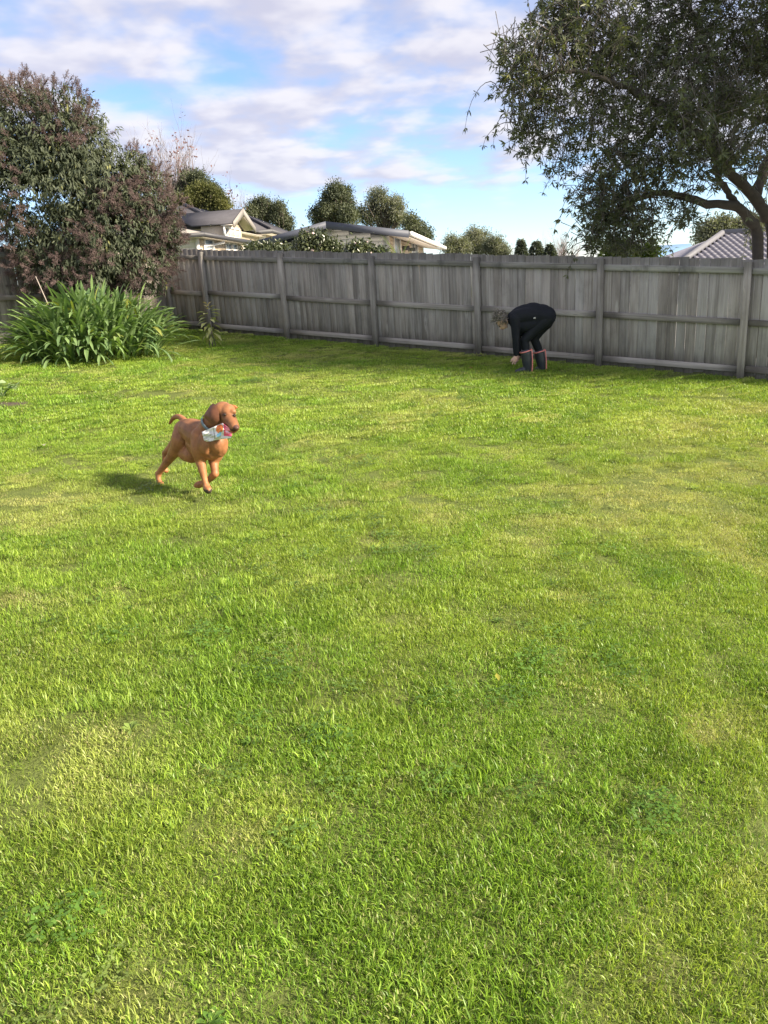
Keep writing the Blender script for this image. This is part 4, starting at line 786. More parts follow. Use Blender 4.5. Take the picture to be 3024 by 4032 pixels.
inside = (np.stack([P[:, 0], P[:, 1]], 1) - CORNER) @ LNn; keep = ((inside > .12) | (P[:, 2] > gz(P[:, 0], P[:, 1]) + 1.85)) & (vnoise(P[:, 0] * 1.0 + P[:, 1] + 20, P[:, 2] + 5, 1.5, 77) > .34); P, d = P[keep], d[keep]; npn = len(P)
m_ = 40; ax = unit(d + np.array([0, 0, .25]) + rng.normal(0, .25, (npn, 3))); h_ = rng.random((npn, m_)); st = P[:, None] + ax[:, None] * (h_ * .17)[..., None]; sd = unit(rng.normal(size=(npn, m_, 3)) + ax[:, None] * .7); ln = (.075 * (1 - h_ * .7) + .012)[..., None]
A_ = st.reshape(-1, 3); B_ = (st + sd * ln).reshape(-1, 3); V, Q = stick_geo(A_, B_, .0019, .0029); tt = np.repeat(np.clip(np.repeat(rng.random(npn), m_) * .7 + rng.random(npn * m_) * .3, 0, 1), 6)
mb = MB(); mb.add(V, [Q], tt); V, Q = stick_geo(P - ax * .05, P + ax * .18, .004, .002); mb.add(V, [Q], .2); mb.build('flower_spray', M['panicle'], ro)['kind'] = 'stuff'
mb = MB()
for k in range(9):
    c_, r_ = blobs[rng.integers(len(blobs))]; s0_ = bb + rng.normal(0, .12, 3) * [1, 1, 0]; mb.tube(spline([s0_, (s0_ + c_) / 2 + rng.normal(0, .2, 3), c_], 8), np.linspace(.06, .015, 8), 7)
mb.build('trunk', M['bark'], ro, True)

# ------------------------------------------------------------------ strap-leaved clump (each large leaf its own piece)
m, n, out = new_mat('strap_leaf'); oi = n.n('ShaderNodeObjectInfo'); at = n.n('ShaderNodeAttribute', attribute_name='tint'); tr_ = n.math('FRACT', n.math('ADD', oi.outputs['Random'], n.n('ShaderNodeSeparateColor', {0: at.outputs['Color']}).outputs[0]))
c = n.mix(tr_, (0.075, 0.140, 0.055), (0.26, 0.37, 0.145)); c = n.mix(n.ss(tr_, .92, .98), c, (0.30, 0.32, 0.07))
tcx = n.n('ShaderNodeTexCoord'); c = n.mix(n.math('MULTIPLY', n.noise(tcx.outputs['Object'], 9, 3), .35), c, (0.12, 0.17, 0.06))
b = n.n('ShaderNodeBsdfPrincipled', {'Base Color': c, 'Roughness': 0.36, 'Specular IOR Level': 0.5}); tl = n.n('ShaderNodeBsdfTranslucent', {0: n.mix(1.0, c, (1.3, 1.5, .6), 'MULTIPLY')}); n.set(out, 0, n.n('ShaderNodeMixShader', {0: .25, 1: b, 2: tl})); M['strap_leaf'] = m
def strap(L, wd, el0, curl, seed, ns=8):
    "arching strap leaf in the local x-z plane starting at the origin"
    r = np.random.default_rng(seed); V = []; p = np.zeros(3); el = el0; tw_ = r.normal(0, .25); yaw = 0.0
    for j in range(ns + 1):
        t = j / ns; wv = wd * min(1, (t * 6 + .45)) * (1 - max(0, (t - .86) / .14) ** 2 * .8) / 2; s_ = np.array([-math.sin(yaw), math.cos(yaw) * math.cos(tw_ * t), math.sin(tw_ * t)]) * wv; V += [p - s_ + [0, 0, wv * .35], p.copy(), p + s_ + [0, 0, wv * .35]]
        p = p + L / ns * np.array([math.cos(el) * math.cos(yaw), math.cos(el) * math.sin(yaw), math.sin(el)]); el -= curl / ns * (.35 + 1.5 * t); yaw += r.normal(0, .03)
    Q = [[3 * j + a, 3 * j + a + 1, 3 * j + a + 4, 3 * j + a + 3] for j in range(ns) for a in (0, 1)]; return np.array(V), np.array(Q)
tip_px = lambda: None
agc = gp(-4.70, 13.05); ag = empty('strap_leaf_clump', agc); tag(ag, 'large mounded clump of glossy green strap leaves in front of the reddish bush', 'plant')
variants = []
for k in range(28):
    L = random.uniform(.62, .95); el0 = random.uniform(.75, 1.5); curl = random.uniform(.4, 2.3); v_, q_ = strap(1.0, random.uniform(.046, .062), el0, curl, k); variants.append(mesh_np('strap_%d' % k, v_, [q_], None, M['strap_leaf'], True))
gd = unit(np.array([-3.4, 14.0]) - np.array([-6.1, 12.45])); gn = np.array([gd[1], -gd[0]])                      # clump runs along this line; gn faces the lawn
leaves_ = []
for k in range(1350):
    a = random.random() * 6.283; rr = math.sqrt(random.random()); e1_, e2_ = 1.06 * rr * math.cos(a), .60 * rr * math.sin(a); p = agc[:2] + gd * e1_ + gn * e2_
    outd = gd * (e1_ / 1.15) * 1.0 + gn * (e2_ / .55) * 1.0; oa = math.atan2(outd[1], outd[0]) + random.gauss(0, .65 + .9 * (1 - rr)); hb_ = .56 * (1 - rr ** 4) * random.random() ** .6
    leaves_.append((p, oa, rr, hb_, random.uniform(.60, .90)))
front = sorted(leaves_, key=lambda q_: -((q_[0] - agc[:2]) @ gn) - q_[3] * .8)
for j, (p, oa, rr, hb_, L) in enumerate(front[:300]):
    o = link('leaf', random.choice(variants[:14] if rr < .6 else variants), ag, True); ti = (rr - .5) * .75 + random.gauss(0, .12)
    o.matrix_basis = Matrix.Translation(Vector((p[0] - agc[0], p[1] - agc[1], gz(*p) - agc[2] + hb_))) @ Matrix.Rotation(oa, 4, 'Z') @ Matrix.Rotation(ti, 4, 'Y') @ Matrix.Scale(L, 4)
mb = MB()
for j, (p, oa, rr, hb_, L) in enumerate(front[300:]):
    v_, q_ = strap(1.0, random.uniform(.046, .062), random.uniform(.75, 1.5), random.uniform(.4, 2.0), 200 + j); ti = (rr - .5) * .6 + random.gauss(0, .12); R_ = np.array((Matrix.Rotation(oa, 3, 'Z') @ Matrix.Rotation(ti, 3, 'Y'))); mb.add(v_ @ R_.T * L + np.array([p[0], p[1], gz(*p) + hb_]), [q_], random.random())
mb.build('foliage', M['strap_leaf'], ag, True)['kind'] = 'stuff'
M['stake'] = plain('stake', (0.36, 0.31, 0.27), 0.8, 0.2)
sp0 = W(172, 1160, 13.3); sp1 = W(140, 1088, 13.3); ss_ = sp0 + (sp0 - sp1) * 3.2
mb = MB(); mb.tube([ss_, sp0, sp1], [.009, .008, .007], 7); tag(mb.build('garden_stake', M['stake']), 'thin pale wooden stake leaning out of the strap-leaved clump', 'stake')

# ------------------------------------------------------------------ young sapling
sp = G(838, 1371); sg_ = empty('young_sapling', sp); tag(sg_, 'young broad-leaved sapling standing on the lawn beside the strap-leaved clump', 'sapling')
M['sapling_leaf'] = leafmat('sapling_leaf', (0.22, 0.25, 0.11), (0.42, 0.44, 0.20), None, .35, .4); M['sapling_tip'] = leafmat('sapling_tip', (0.36, 0.32, 0.13), (0.48, 0.38, 0.16), None, .4)
mb = MB(); mb.tube(spline([sp, sp + [.02, 0, .35], sp + [0, 0, .82]], 8), np.linspace(.014, .006, 8), 7)
mb.tube(spline([sp + [-.06, 0, 0], sp + [-.05, .0, .16], sp + [0, 0, .3]], 5), [.009] * 5, 6); mb.tube(spline([sp + [.06, .02, 0], sp + [.05, .0, .16], sp + [.01, 0, .3]], 5), [.008] * 5, 6); mb.build('stem', M['twig'], sg_, True)
for k in range(34):
    z = .18 + .64 * (k / 33) ** .9; an = k * 2.4 + random.gauss(0, .3); L = random.uniform(.18, .26) * (1 if k < 28 else .62); el = -.75 + 1.25 * (k / 33) ** 1.5 + random.gauss(0, .12); d = np.array([math.cos(an) * math.cos(el), math.sin(an) * math.cos(el), math.sin(el)])
    r0 = .05 if k < 28 else .01; v_, q_ = leaf_geo((sp + [math.cos(an) * r0, math.sin(an) * r0, z])[None], d[None], np.array([[0.2 * math.cos(an), .2 * math.sin(an), 1.0]]), np.array([L]), np.array([L * .40]), .22, .06, .14, .5)
    mb = MB(); mb.add(v_, [q_], random.random()); mb.build('leaf', M['sapling_tip'] if k >= 28 else M['sapling_leaf'], sg_)

# ------------------------------------------------------------------ low broad-leaved plant at the left, and fallen leaves
lp = G(8, 1568); le = empty('vegetable_plant', lp); tag(le, 'low pale-green round-leaved plant in a bare soil patch at the side of the lawn', 'plant')
M['pale_leaf'] = leafmat('pale_leaf', (0.20, 0.29, 0.13), (0.36, 0.46, 0.23), None, .3, .5)
for k in range(9):
    an = k * .9 + random.gauss(0, .2); hh = random.uniform(.10, .22); rr = random.uniform(.06, .17); c_ = lp + [rr * math.cos(an), rr * math.sin(an), hh]; R_ = random.uniform(.06, .09); mb = MB(); V = [c_ + [0, 0, -.012]]
    for q_ in range(14): a = q_ * 6.283 / 14; V.append(c_ + np.array([math.cos(a), math.sin(a), .18 * math.sin(a * 3 + k) + .25 * math.cos(a - an)]) * R_ * (1 + .12 * math.sin(a * 5)))
    mb.add(V, [np.array([[0, i + 1, (i + 1) % 14 + 1] for i in range(14)])], random.random()); lf = mb.build('leaf', M['pale_leaf'], le); m2 = MB(); m2.tube(spline([lp, lp * .5 + c_ * .5 + [0, 0, .03], c_], 5), [.005] * 5, 5); m2.build('stalk', M['pale_leaf'], lf)
M['dirt'] = plain('dirt', (0.075, 0.058, 0.042), .95, .5, 12, .9, 40)
def patch(name, c_, rx, ry, lab):
    mb = MB(); V = [c_ + [0, 0, .018]]; 
    for k in range(22): a = k * 6.283 / 22; rr = 1 + .22 * math.sin(a * 3 + 1) + .1 * math.sin(a * 7); x_, y_ = c_[0] + rx * rr * math.cos(a), c_[1] + ry * rr * math.sin(a); V.append([x_, y_, gz(x_, y_) + .006])
    mb.add(V, [np.array([[0, i + 1, (i + 1) % 22 + 1] for i in range(22)])]); tag(mb.build(name, M['dirt']), lab, 'soil', kind='structure')
patch('bare_soil', G(25, 1592), .27, .20, 'bare dark soil around the low round-leaved plant')
M['brown_leaf'] = leafmat('brown_leaf', (0.20, 0.09, 0.04), (0.32, 0.15, 0.07), None, .2, .6)
def fallen(name, lab, x, y, L, mat, group=None, lift=.045):
    p = G(x, y) + [0, 0, lift]; an = random.random() * 6.28; mb = MB()
    for sgn in (-1, 1):
        d = np.array([math.cos(an), math.sin(an), .12]); v_, q_ = leaf_geo(p[None] - d * L / 2, d[None], np.array([[0.1 * sgn, 0.05, 1.0]]), np.array([L]), np.array([L * .42]), .3, .10, .04)
    mb.add(v_, [q_], random.random()); tag(mb.build(name, M[mat]), lab, 'leaf', group)
fallen('fallen_leaf', 'curled brown fallen leaf on the shaded grass in front of the bending person', 1856, 1458, .14, 'brown_leaf')
fallen('fallen_leaf', 'yellow-green fallen leaf lying flat on the sunny lawn', 1960, 2700, .062, 'yellow_leaf')
fallen('fallen_leaf', 'pale dry fallen leaf on the lawn between the dog and the strap-leaved clump', 175, 1770, .13, 'stake')

# ------------------------------------------------------------------ organic bodies: overlapping tapered limbs fused into one skin
def ball(mb, c_, r_, R_=None, n_=12):
    r_ = np.broadcast_to(np.asarray(r_, float), 3); V = []
    for i in range(1, n_):
        th = math.pi * i / n_
        for j in range(2 * n_): ph = math.pi * j / n_; V.append([math.sin(th) * math.cos(ph), math.sin(th) * math.sin(ph), math.cos(th)])
    V += [[0, 0, 1], [0, 0, -1]]; V = np.array(V) * r_
    if R_ is not None: V = V @ np.asarray(R_).T
    w_ = 2 * n_; Q = [[i * w_ + j, (i + 1) * w_ + j, (i + 1) * w_ + (j + 1) % w_, i * w_ + (j + 1) % w_] for i in range(n_ - 2) for j in range(w_)]; a = (n_ - 1) * w_; T = [[a, j, (j + 1) % w_] for j in range(w_)] + [[a + 1, (n_ - 2) * w_ + (j + 1) % w_, (n_ - 2) * w_ + j] for j in range(w_)]
    mb.add(V + np.asarray(c_), [np.array(T), np.array(Q)])
def limb(mb, pts, radii, n_=22, k=14):
    P = spline(pts, n_); r_ = np.interp(np.linspace(0, 1, n_), np.linspace(0, 1, len(radii)), radii)
    mb.tube(P, r_, k); ball(mb, P[0], r_[0], None, 8); ball(mb, P[-1], r_[-1], None, 8)
def fuse(mb, name, voxel, mat, parent, smooth_it=6, fac=.5, colf=None):
    me = mb.mesh(name); o = bpy.data.objects.new(name, me); COL.objects.link(o)
    r_ = o.modifiers.new('r', 'REMESH'); r_.mode = 'VOXEL'; r_.voxel_size = voxel; s_ = o.modifiers.new('s', 'SMOOTH'); s_.factor = fac; s_.iterations = smooth_it
    dg = bpy.context.evaluated_depsgraph_get(); dg.update(); me2 = bpy.data.meshes.new_from_object(o.evaluated_get(dg)); bpy.data.objects.remove(o); bpy.data.meshes.remove(me)
    me2.name = name; me2.polygons.foreach_set('use_smooth', np.ones(len(me2.polygons), bool)); me2.materials.clear(); me2.materials.append(mat)
    if colf:
        co = np.empty(len(me2.vertices) * 3, np.float32); me2.vertices.foreach_get('co', co); cc = colf(co.reshape(-1, 3)); a = me2.attributes.get('tint') or me2.attributes.new('tint', 'FLOAT_COLOR', 'POINT'); c4 = np.ones((len(cc), 4), np.float32); c4[:, :3] = cc; a.data.foreach_set('color', c4.ravel())
    return link(name, me2, parent)
def tintmat(name, rough=.6, spec=.3, sheen=0.0, bump=0.0, bscale=120, mul=1.0):
    m, n, out = new_mat(name); at = n.n('ShaderNodeAttribute', attribute_name='tint'); tcx = n.n('ShaderNodeTexCoord')
    c = n.mix(n.ss(n.noise(tcx.outputs['Object'], 11, 5, .65), .3, .7), n.mix(1.0, at.outputs['Color'], (.74, .72, .72), 'MULTIPLY'), n.mix(1.0, at.outputs['Color'], (1.2, 1.18, 1.15), 'MULTIPLY'))
    b = n.n('ShaderNodeBsdfPrincipled', {'Base Color': c, 'Roughness': rough, 'Specular IOR Level': spec, 'Sheen Weight': sheen})
    if bump: n.set(b, 'Normal', n.n('ShaderNodeBump', {'Strength': bump, 'Distance': .004, 'Height': n.noise(tcx.outputs['Object'], bscale, 4, .6)}))
    n.set(out, 0, b); return m

# ------------------------------------------------------------------ the dog
hf = G(631, 1905); YD = hf[1]
def dp(u, v, dy): return W(550 + u / 3.318, 1550 + v / 3.318, YD + dy)
M['coat'] = tintmat('coat', .5, .3, 0.0, .15, 200)
dog = empty('dog', (hf[0] + .3, hf[1] - .2, gz(hf[0] + .3, hf[1] - .2))); tag(dog, 'russet short-haired dog running across the lawn with a packet in its mouth', 'dog')
mb = MB()
limb(mb, [dp(565, 470, -.10), dp(620, 460, -.16), dp(700, 490, -.24), dp(800, 545, -.31), dp(900, 590, -.37)], [.072, .080, .098, .114, .106])            # trunk
limb(mb, [dp(760, 640, -.28), dp(860, 700, -.35), dp(930, 730, -.40)], [.096, .104, .078])                                                            # deep chest
limb(mb, [dp(560, 640, -.10), dp(590, 770, -.16), dp(680, 790, -.25)], [.05, .058, .07])                                                             # belly
limb(mb, [dp(930, 560, -.40), dp(1010, 640, -.44), dp(1030, 740, -.42)], [.088, .074, .055])                                                             # forechest
limb(mb, [dp(850, 520, -.35), dp(920, 410, -.40), dp(1010, 290, -.44)], [.086, .071, .063])                                                            # neck
ball(mb, dp(1085, 222, -.46), (.073, .078, .066)); ball(mb, dp(1150, 235, -.49), (.060, .060, .058)); ball(mb, dp(1075, 325, -.46), (.058, .062, .062)); ball(mb, dp(1125, 225, -.525), (.030, .022, .022)); ball(mb, dp(1215, 235, -.525), (.026, .022, .022))  # skull
limb(mb, [dp(1150, 300, -.505), dp(1200, 375, -.55), dp(1238, 432, -.595)], [.056, .046, .037]); limb(mb, [dp(1120, 395, -.50), dp(1175, 440, -.55), dp(1225, 470, -.59)], [.045, .038, .027])                                                        # muzzle
limb(mb, [dp(1110, 370, -.48), dp(1160, 440, -.52), dp(1215, 490, -.56)], [.038, .026, .018])                                                           # lower jaw
ball(mb, dp(1262, 448, -.622), (.021, .018, .018))
limb(mb, [dp(790, 560, -.40), dp(770, 720, -.42), dp(790, 860, -.40)], [.070, .060, .043]); limb(mb, [dp(790, 860, -.40), dp(815, 980, -.425), dp(845, 1110, -.44), dp(868, 1200, -.45)], [.042, .032, .0235, .023]); limb(mb, [dp(868, 1195, -.45), dp(885, 1245, -.47), dp(900, 1262, -.50)], [.026, .032, .027])   # leading foreleg
limb(mb, [dp(1040, 640, -.36), dp(1020, 760, -.34), dp(965, 880, -.33)], [.068, .055, .041]); limb(mb, [dp(965, 880, -.33), dp(975, 960, -.36), dp(985, 1045, -.38)], [.040, .032, .028]); limb(mb, [dp(985, 1045, -.38), dp(920, 1110, -.33), dp(830, 1170, -.28)], [.031, .026, .025]); limb(mb, [dp(830, 1170, -.28), dp(770, 1190, -.25), dp(735, 1200, -.23)], [.026, .029, .020])   # folded foreleg
limb(mb, [dp(580, 490, -.15), dp(545, 600, -.18), dp(500, 700, -.16), dp(425, 800, -.10)], [.080, .080, .062, .042]); limb(mb, [dp(430, 800, -.10), dp(330, 930, -.03), dp(245, 1045, .02)], [.041, .029, .024]); limb(mb, [dp(245, 1045, .02), dp(245, 1110, .005), dp(265, 1165, -.015)], [.027, .021, .022]); limb(mb, [dp(262, 1165, -.01), dp(290, 1183, -.035)], [.024, .021])   # hind leg, pushing off
limb(mb, [dp(570, 540, -.02), dp(490, 630, .0), dp(400, 720, .03), dp(330, 770, .06)], [.066, .054, .036, .022]); limb(mb, [dp(330, 770, .06), dp(325, 870, .055), dp(330, 960, .045), dp(345, 1005, .03)], [.024, .019, .019, .021])      # other hind leg
limb(mb, [dp(585, 350, -.08), dp(510, 300, -.02), dp(440, 320, .02), dp(395, 385, .05)], [.026, .022, .018, .012])                                       # docked tail
nose_c = dp(1266, 450, -.632); pawc = dp(890, 1268, -.47)
hd = dp(1150, 380, -.52)
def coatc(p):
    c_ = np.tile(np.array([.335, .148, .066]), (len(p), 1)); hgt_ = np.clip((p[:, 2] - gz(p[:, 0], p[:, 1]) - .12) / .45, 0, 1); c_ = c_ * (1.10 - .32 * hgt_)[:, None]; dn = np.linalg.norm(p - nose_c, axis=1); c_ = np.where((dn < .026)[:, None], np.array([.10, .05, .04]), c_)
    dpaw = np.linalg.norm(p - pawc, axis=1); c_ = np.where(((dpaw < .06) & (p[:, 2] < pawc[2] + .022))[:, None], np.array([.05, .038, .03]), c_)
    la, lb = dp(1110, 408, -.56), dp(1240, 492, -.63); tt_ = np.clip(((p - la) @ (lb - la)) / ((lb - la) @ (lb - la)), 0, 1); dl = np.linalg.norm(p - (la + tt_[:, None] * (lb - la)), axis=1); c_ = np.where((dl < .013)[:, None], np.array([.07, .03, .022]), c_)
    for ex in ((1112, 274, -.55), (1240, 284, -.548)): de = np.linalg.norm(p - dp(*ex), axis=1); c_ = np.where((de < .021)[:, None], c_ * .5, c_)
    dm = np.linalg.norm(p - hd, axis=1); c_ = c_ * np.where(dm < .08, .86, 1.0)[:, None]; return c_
ball(mb, dp(850, 660, -.465), (.050, .05, .085)); ball(mb, dp(1065, 660, -.43), (.050, .05, .085))
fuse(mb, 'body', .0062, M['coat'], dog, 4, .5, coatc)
def flap(name, pts, th, mat, parent, bulge, col):
    "thin curved flap through an outline"
    P = np.array(pts); c_ = P.mean(0); k = len(P); V = []; bv_ = np.asarray(bulge)
    for side in (0, 1):
        V.append(c_ + bv_ * (1 if side else .6) + (bv_ / (np.linalg.norm(bv_) + 1e-9)) * th * (1 if side else -1)); V += list(c_ + (P - c_) * .6 + bv_ * .7 + (bv_ / (np.linalg.norm(bv_) + 1e-9)) * th * (.9 if side else -.9)); V += list(P)
    T = []; Qd = []
    for side in (0, 1):
        o = side * (2 * k + 1)
        for i in range(k):
            j = (i + 1) % k; T.append([o, o + 1 + i, o + 1 + j] if side else [o, o + 1 + j, o + 1 + i]); q_ = [o + 1 + i, o + 1 + k + i, o + 1 + k + j, o + 1 + j]; Qd.append(q_ if side else q_[::-1])
    m2 = MB(); m2.add(V, [np.array(T), np.array(Qd)], np.array([col] * len(V))); return m2.build(name, mat, parent, True)
eo = [(958, 126, -.47), (1002, 150, -.515), (1035, 240, -.545), (1042, 345, -.555), (1000, 402, -.545), (935, 395, -.52), (860, 322, -.48), (830, 290, -.465), (872, 225, -.465), (920, 155, -.46)]
flap('ear', [dp(*q_) for q_ in eo], .005, M['coat'], dog, np.array([-.012, -.028, .0]), (.150, .062, .033))
flap('ear', [dp(*q_) for q_ in [(1195, 140, -.46), (1250, 150, -.455), (1285, 180, -.45), (1262, 200, -.45), (1238, 215, -.455), (1210, 190, -.46)]], .004, M['coat'], dog, np.array([.010, -.010, .004]), (.30, .12, .045))
M['eye'] = plain('eye', (.03, .018, .012), .15, .1, spec=.7)
for (u, v, dy) in ((1112, 274, -.556), (1240, 284, -.552)): m2 = MB(); ball(m2, dp(u, v, dy), .0105, None, 6); m2.build('eye', M['eye'], dog, True)
M['collar'] = plain('collar', (.20, .25, .29), .6, .15)
ca_, cb_ = dp(865, 415, -.375), dp(985, 395, -.43); nx0 = unit(dp(1010, 290, -.44) - dp(850, 520, -.35)); cc_ = dp(945, 388, -.413); u_ = unit(np.cross(nx0, [0, 0, 1])); v_ = np.cross(nx0, u_); m2 = MB(); ring = [cc_ + .081 * (math.cos(a) * u_ + math.sin(a) * v_) for a in np.linspace(0, 6.283, 33)[:-1]]
V = []
for q_ in ring: o_ = unit(q_ - cc_); V += [q_ - nx0 * .012, q_ - nx0 * .012 + o_ * .004, q_ + nx0 * .012 + o_ * .004, q_ + nx0 * .012]
m2.add(V, [np.array([[4 * i + a, 4 * i + (a + 1) % 4, 4 * ((i + 1) % 32) + (a + 1) % 4, 4 * ((i + 1) % 32) + a] for i in range(32) for a in range(4)])]); m2.build('collar', M['collar'], dog, True)

# the printed packet held in its mouth
pk = [dp(815, 505, -.50), dp(1060, 398, -.565), dp(1195, 478, -.60), dp(1190, 577, -.60), dp(848, 632, -.51)]
A_, B_, C_, D_ = dp(812, 500, -.50), dp(1085, 385, -.575), dp(845, 632, -.51), dp(1195, 577, -.60); B2 = dp(1215, 480, -.60)
nu, nv = 56, 24; V = []; cl_ = []
for j in range(nv + 1):
    for i in range(nu + 1):
        s_, t = i / nu, j / nv; top = A_ + (B_ - A_) * min(1, s_ / .72) if s_ < .72 else B_ + (B2 - B_) * (s_ - .72) / .28; bot = C_ + (D_ - C_) * s_; p = top + (bot - top) * t
        wob_ = .009 * math.sin(s_ * 9 + t * 5) + .007 * math.sin(t * 11 - s_ * 13) + .004 * math.sin(t * 23 + s_ * 17) + .002 * math.sin(s_ * 31) ; V.append(p + np.array([.25, -.95, .1]) * (wob_ + .010 * math.sin(math.pi * t)))
        c_ = (.80, .79, .78)
        if .045 < s_ < .34 and .14 < t < .86 and (int(t * 34) % 3 == 0) and (math.sin(s_ * 140) + math.sin(s_ * 61 + int(t * 34))) > -.4: c_ = (.52, .52, .53)
        if .39 < s_ < .425 and .10 < t < .90: c_ = (.30, .30, .32)
        if ((s_ - .60) / .125) ** 2 + ((t - .27) / .27) ** 2 < 1: c_ = (.86, .22, .045)
        if ((s_ - .55) / .085) ** 2 + ((t - .68) / .12) ** 2 < 1 or ((s_ - .61) / .05) ** 2 + ((t - .60) / .12) ** 2 < 1: c_ = (.30, .62, .80)
        if s_ > .74 and t < .82: c_ = (.86, .10, .22) if (s_ < .80 or t > .62) else (.88, .27, .36)
        if s_ > .80 and .36 < t < .46 and s_ < .93: c_ = (.90, .62, .66)
        cl_.append(c_)
Qd = [[j * (nu + 1) + i, j * (nu + 1) + i + 1, (j + 1) * (nu + 1) + i + 1, (j + 1) * (nu + 1) + i] for j in range(nv) for i in range(nu)]
nV = len(V); V2 = [p + np.array([-.25, .95, -.1]) * .010 for p in V]; Qb = [[nV + a for a in q_[::-1]] for q_ in Qd]
rim = [i for i in range(nu + 1)] + [j * (nu + 1) + nu for j in range(1, nv + 1)] + [nv * (nu + 1) + i for i in range(nu - 1, -1, -1)] + [j * (nu + 1) for j in range(nv - 1, 0, -1)]; Qs = [[rim[i], rim[i - 1], nV + rim[i - 1], nV + rim[i]] for i in range(len(rim))]
M['packet'] = tintmat('packet', .35, .5); mp = mesh_np('treat_packet', np.array(V + V2), [np.array(Qd + Qb + Qs)], np.array(cl_ + [(.75, .75, .75)] * nV), M['packet'], True)
tag(link('treat_packet', mp), 'crinkled white plastic packet printed orange, blue and pink in the dog\'s mouth', 'packet')

# ------------------------------------------------------------------ the person bending over
pf = G(2091, 1464); YP = pf[1]
def pp_(u, v, dy): return W(1850 + u / 3.318, 1100 + v / 3.318, YP + dy)
M['skin'] = tintmat('skin', .5, .35); M['jumper'] = plain('jumper', (.016, .018, .024), .85, .25, 12, .5, 60, .15); M['leggings'] = plain('leggings', (.011, .013, .018), .7, .2, 12, .3, 60, .25); M['rubber'] = plain('rubber', (.035, .04, .05), .38, .25, 8, spec=.5); M['pink_trim'] = plain('pink_trim', (.88, .30, .27), .45, .08)
per = empty('person', (pf[0] - .1, pf[1] + .1, gz(pf[0] - .1, pf[1] + .1))); tag(per, 'person in dark jumper and leggings bending down to the grass by the fence', 'person')
def torso(mb, g_):
    limb(mb, [pp_(985, 480, 0), pp_(880, 455, 0), pp_(750, 452, 0), pp_(640, 480, 0), pp_(570, 510, 0)], [.150 + g_, .152 + g_, .150 + g_, .138 + g_, .105 + g_], 20, 18)
    for sd in (-1, 1): limb(mb, [pp_(1000, 490, .08 * sd), pp_(880, 470, .09 * sd), pp_(740, 470, .10 * sd), pp_(620, 490, .11 * sd)], [.130 + g_, .120 + g_, .120 + g_, .105 + g_])
def arm(mb, sd, g_, to=1.0):
    S_, E_, W_ = (pp_(590, 520, -.17), pp_(600, 780, -.17), pp_(603, 990, -.13)) if sd < 0 else (pp_(585, 505, .17), pp_(625, 770, .16), pp_(640, 1000, .06))
    limb(mb, [S_, S_ * .5 + E_ * .5 + [0, .0, 0], E_], [.068 + g_, .056 + g_, .046 + g_]); limb(mb, [E_, E_ * .5 + W_ * .5, E_ + (W_ - E_) * to], [.046 + g_, .042 + g_, .031 + g_])
def legs(mb, g_, low=1.0):
    for hip_, knee, cal, ank in ((pp_(955, 545, -.09), pp_(712, 795, -.10), pp_(728, 905, -.10), pp_(755, 1150, -.10)), (pp_(985, 555, .09), pp_(838, 775, .11), pp_(892, 905, .11), pp_(930, 1150, .11))):
        limb(mb, [hip_, hip_ * .5 + knee * .5 + [0, 0, .012], knee], [.125 + g_, .096 + g_, .068 + g_]); limb(mb, [knee, cal, cal + (ank - cal) * low], [.067 + g_, .062 + g_, .042 + g_])
mb = MB(); torso(mb, -.022); legs(mb, -.008)
for sd in (-1, 1): arm(mb, sd, -.008)
limb(mb, [pp_(560, 515, 0), pp_(500, 530, 0), pp_(455, 540, 0)], [.075, .056, .056])                                                     # neck
ball(mb, pp_(418, 540, 0), (.088, .072, .096)); ball(mb, pp_(440, 590, 0), (.060, .056, .070)); ball(mb, pp_(402, 640, 0), (.017, .015, .021)); ball(mb, pp_(432, 600, 0), (.05, .05, .06)); ball(mb, pp_(397, 600, 0), (.028, .045, .03)); ball(mb, pp_(470, 615, 0), (.035, .04, .03)); ball(mb, pp_(440, 645, 0), (.018, .026, .012))   # skull, face, nose, jaw
for sd in (-1, 1): ball(mb, pp_(431, 553, .074 * sd), (.020, .010, .027))                                                               # ears
for (wr_, kn) in (((603, 990, -.13), (580, 1055, -.12)), ((640, 1000, .06), (612, 1062, .02))):
    wr3, kn3 = pp_(*wr_), pp_(*kn); limb(mb, [wr3, wr3 * .5 + kn3 * .5, kn3], [.026, .030, .032]); ax_ = unit(kn3 - wr3); sidey = np.array([0, 1, 0.0])
    for q_ in range(4):
        b0 = kn3 + sidey * (q_ - 1.5) * .017; ln_ = (.062, .072, .068, .054)[q_]; e1_ = b0 + (ax_ + np.array([-.25, 0, 0])) * ln_ * .5; e2_ = e1_ + unit(ax_ + np.array([-.05, .0, -.2])) * ln_ * .5; limb(mb, [b0, e1_, e2_], [.0115, .0105, .0085], 10, 8)
    t0 = wr3 * .45 + kn3 * .55 + np.array([-.028, 0, 0]); limb(mb, [t0, t0 + ax_ * .03 + np.array([-.022, 0, 0]), t0 + ax_ * .068 + np.array([-.018, 0, 0])], [.013, .0115, .009], 10, 8)
fuse(mb, 'body', .0085, M['skin'], per, 3, .5, lambda p: np.tile(np.array([.64, .42, .34]), (len(p), 1)))
mb = MB(); torso(mb, .010)
ball(mb, pp_(820, 440, 0), (.20, .20, .165)); ball(mb, pp_(930, 455, 0), (.19, .195, .158)); ball(mb, pp_(1010, 480, 0), (.14, .19, .15))
for sd in (-.07, .07): limb(mb, [pp_(600, 560, sd), pp_(690, 590, sd), pp_(800, 570, sd), pp_(930, 540, sd)], [.105, .130, .135, .13])
limb(mb, [pp_(640, 640, -.05), pp_(680, 700, -.02)], [.09, .06])
for sd in (-1, 1): arm(mb, sd, .012, .93)
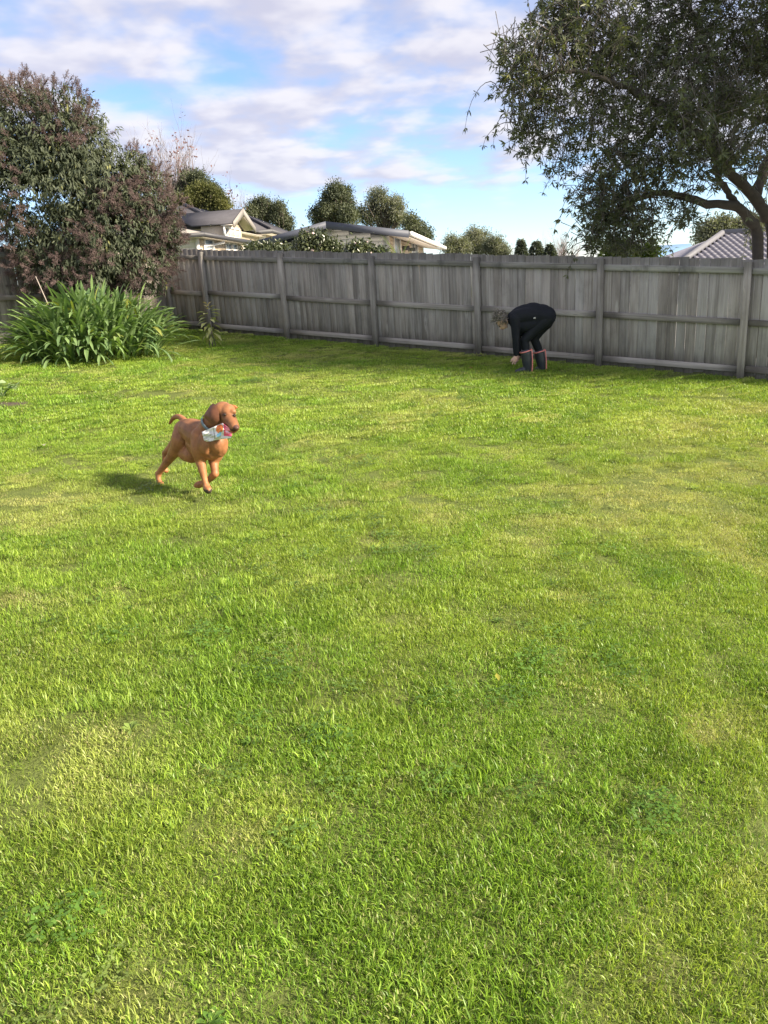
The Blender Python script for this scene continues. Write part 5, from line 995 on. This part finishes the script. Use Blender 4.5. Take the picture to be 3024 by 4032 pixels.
limb(mb, [pp_(1010, 470, -.05), pp_(1070, 500, -.05), pp_(1100, 520, -.05)], [.10, .062, .025]); limb(mb, [pp_(1010, 470, .05), pp_(1070, 500, .05), pp_(1105, 535, .05)], [.10, .055, .02]); limb(mb, [pp_(560, 512, 0), pp_(520, 520, 0)], [.09, .075])
fuse(mb, 'jumper', .011, M['jumper'], per, 9, .5, lambda p: np.tile(np.array([.016, .018, .024]), (len(p), 1)))
mb = MB(); legs(mb, .004, .5)
for sd in (-.08, .08): limb(mb, [pp_(1005, 505, sd), pp_(960, 530, sd)], [.135, .135])
fuse(mb, 'leggings', .011, M['leggings'], per, 5)
mb = MB(); m2 = MB(); lg = pp_(845, 506, -.31); m2.box(lg, (.035, .012, .012)); m2.box(lg + [.0, -.002, .002], (.014, .012, .02)); M['white_print'] = plain('white_print', (.6, .6, .6), .5, .1); m2.build('chest_logo', M['white_print'], per)
for (ut, vt, ub, vb, toe, dy) in ((732, 962, 752, 1175, (612, 1204), -.10), (908, 965, 938, 1165, (850, 1188), .11)):
    mb = MB(); T_, B3 = pp_(ut, vt, dy), pp_(ub, vb, dy); limb(mb, [T_, T_ * .5 + B3 * .5 + [.004, 0, 0], B3], [.086, .080, .060], 16, 18); to_ = pp_(toe[0], toe[1], dy); he = pp_(ub + 8, vb + 12, dy); limb(mb, [he, he * .5 + to_ * .5 + [0, 0, .012], to_], [.052, .048, .034])
    mb.box((he + to_) / 2 + np.array([0, 0, -.045]), (np.linalg.norm(to_ - he) + .06, .085, .026))
    bt = fuse(mb, 'boot', .009, M['rubber'], per, 4)
    m2 = MB(); rg = [T_ + np.array([0, 0, .0]) + np.array([.091 * math.cos(a), .091 * math.sin(a), .030 + .022 * math.cos(a)]) for a in np.linspace(0, 6.283, 25)]; m2.tube(rg, .0105, 6, cap=False); m2.build('top_band', M['pink_trim'], bt, True)
    m2 = MB(); bk = spline([T_ + [.094, -.012, .055], T_ * .5 + B3 * .5 + [.090, -.020, 0], B3 + [.072, -.022, 0], he + [.058, -.02, -.03]], 12); m2.tube(bk, .0095, 6); m2.build('back_stripe', M['pink_trim'], bt, True)
M['lip'] = plain('lip', (.36, .14, .12), .5, .1); M['brow'] = plain('brow', (.12, .09, .075), .8, .2)
for sd in (-1, 1):
    m2 = MB(); ball(m2, pp_(391, 618, .034 * sd), (.010, .010, .009), None, 6); m2.build('eye', M['eye'], per, True)
    m2 = MB(); ball(m2, pp_(380, 606, .036 * sd), (.006, .018, .005), None, 6); m2.build('eyebrow', M['brow'], per, True)
m2 = MB(); ball(m2, pp_(432, 655, 0), (.008, .022, .006), None, 6); m2.build('mouth', M['lip'], per, True)
# curly grey hair, partly tied up
mb = MB(); M['hair'] = leafmat('hair', (.13, .115, .10), (.42, .38, .335), None, .15, .6, .3, (1.0, 1.0, 1.0)); hr = np.random.default_rng(4); hcs = pp_(408, 515, 0)
for k in range(520):
    bun = k > 330; d = unit(hr.normal(size=3)); 
    if not bun and (d[0] < -.2 and d[2] < -.25 or (d[2] < -.55)): continue
    c_ = (pp_(390, 450, 0) + d * np.array([.075, .06, .05])) if bun else hcs + d * np.array([.098, .085, .098]); p = c_; dd = unit(hr.normal(size=3) + d * .5); pts_ = []; ph = hr.random() * 6
    for j in range(7): pts_.append(p + .010 * np.array([math.sin(ph + j * 1.3), math.cos(ph + j * 1.3), math.sin(ph * 2 + j)])); p = p + dd * .011 + np.array([-.003, 0, -.003])
    mb.tube(pts_, .0036, 4, hr.random(), cap=False)
hcap = MB(); ball(hcap, hcs + [.006, 0, .005], (.090, .078, .090)); ball(hcap, pp_(400, 462, 0), (.06, .05, .045)); mb.v += hcap.v; 
for kk in (3, 4): mb.f[kk] += [f_ + mb.n for f_ in hcap.f[kk]]
mb.c += [np.full(len(c_), .35) for c_ in hcap.c]; mb.n += hcap.n
mb.build('hair', M['hair'], per, True)
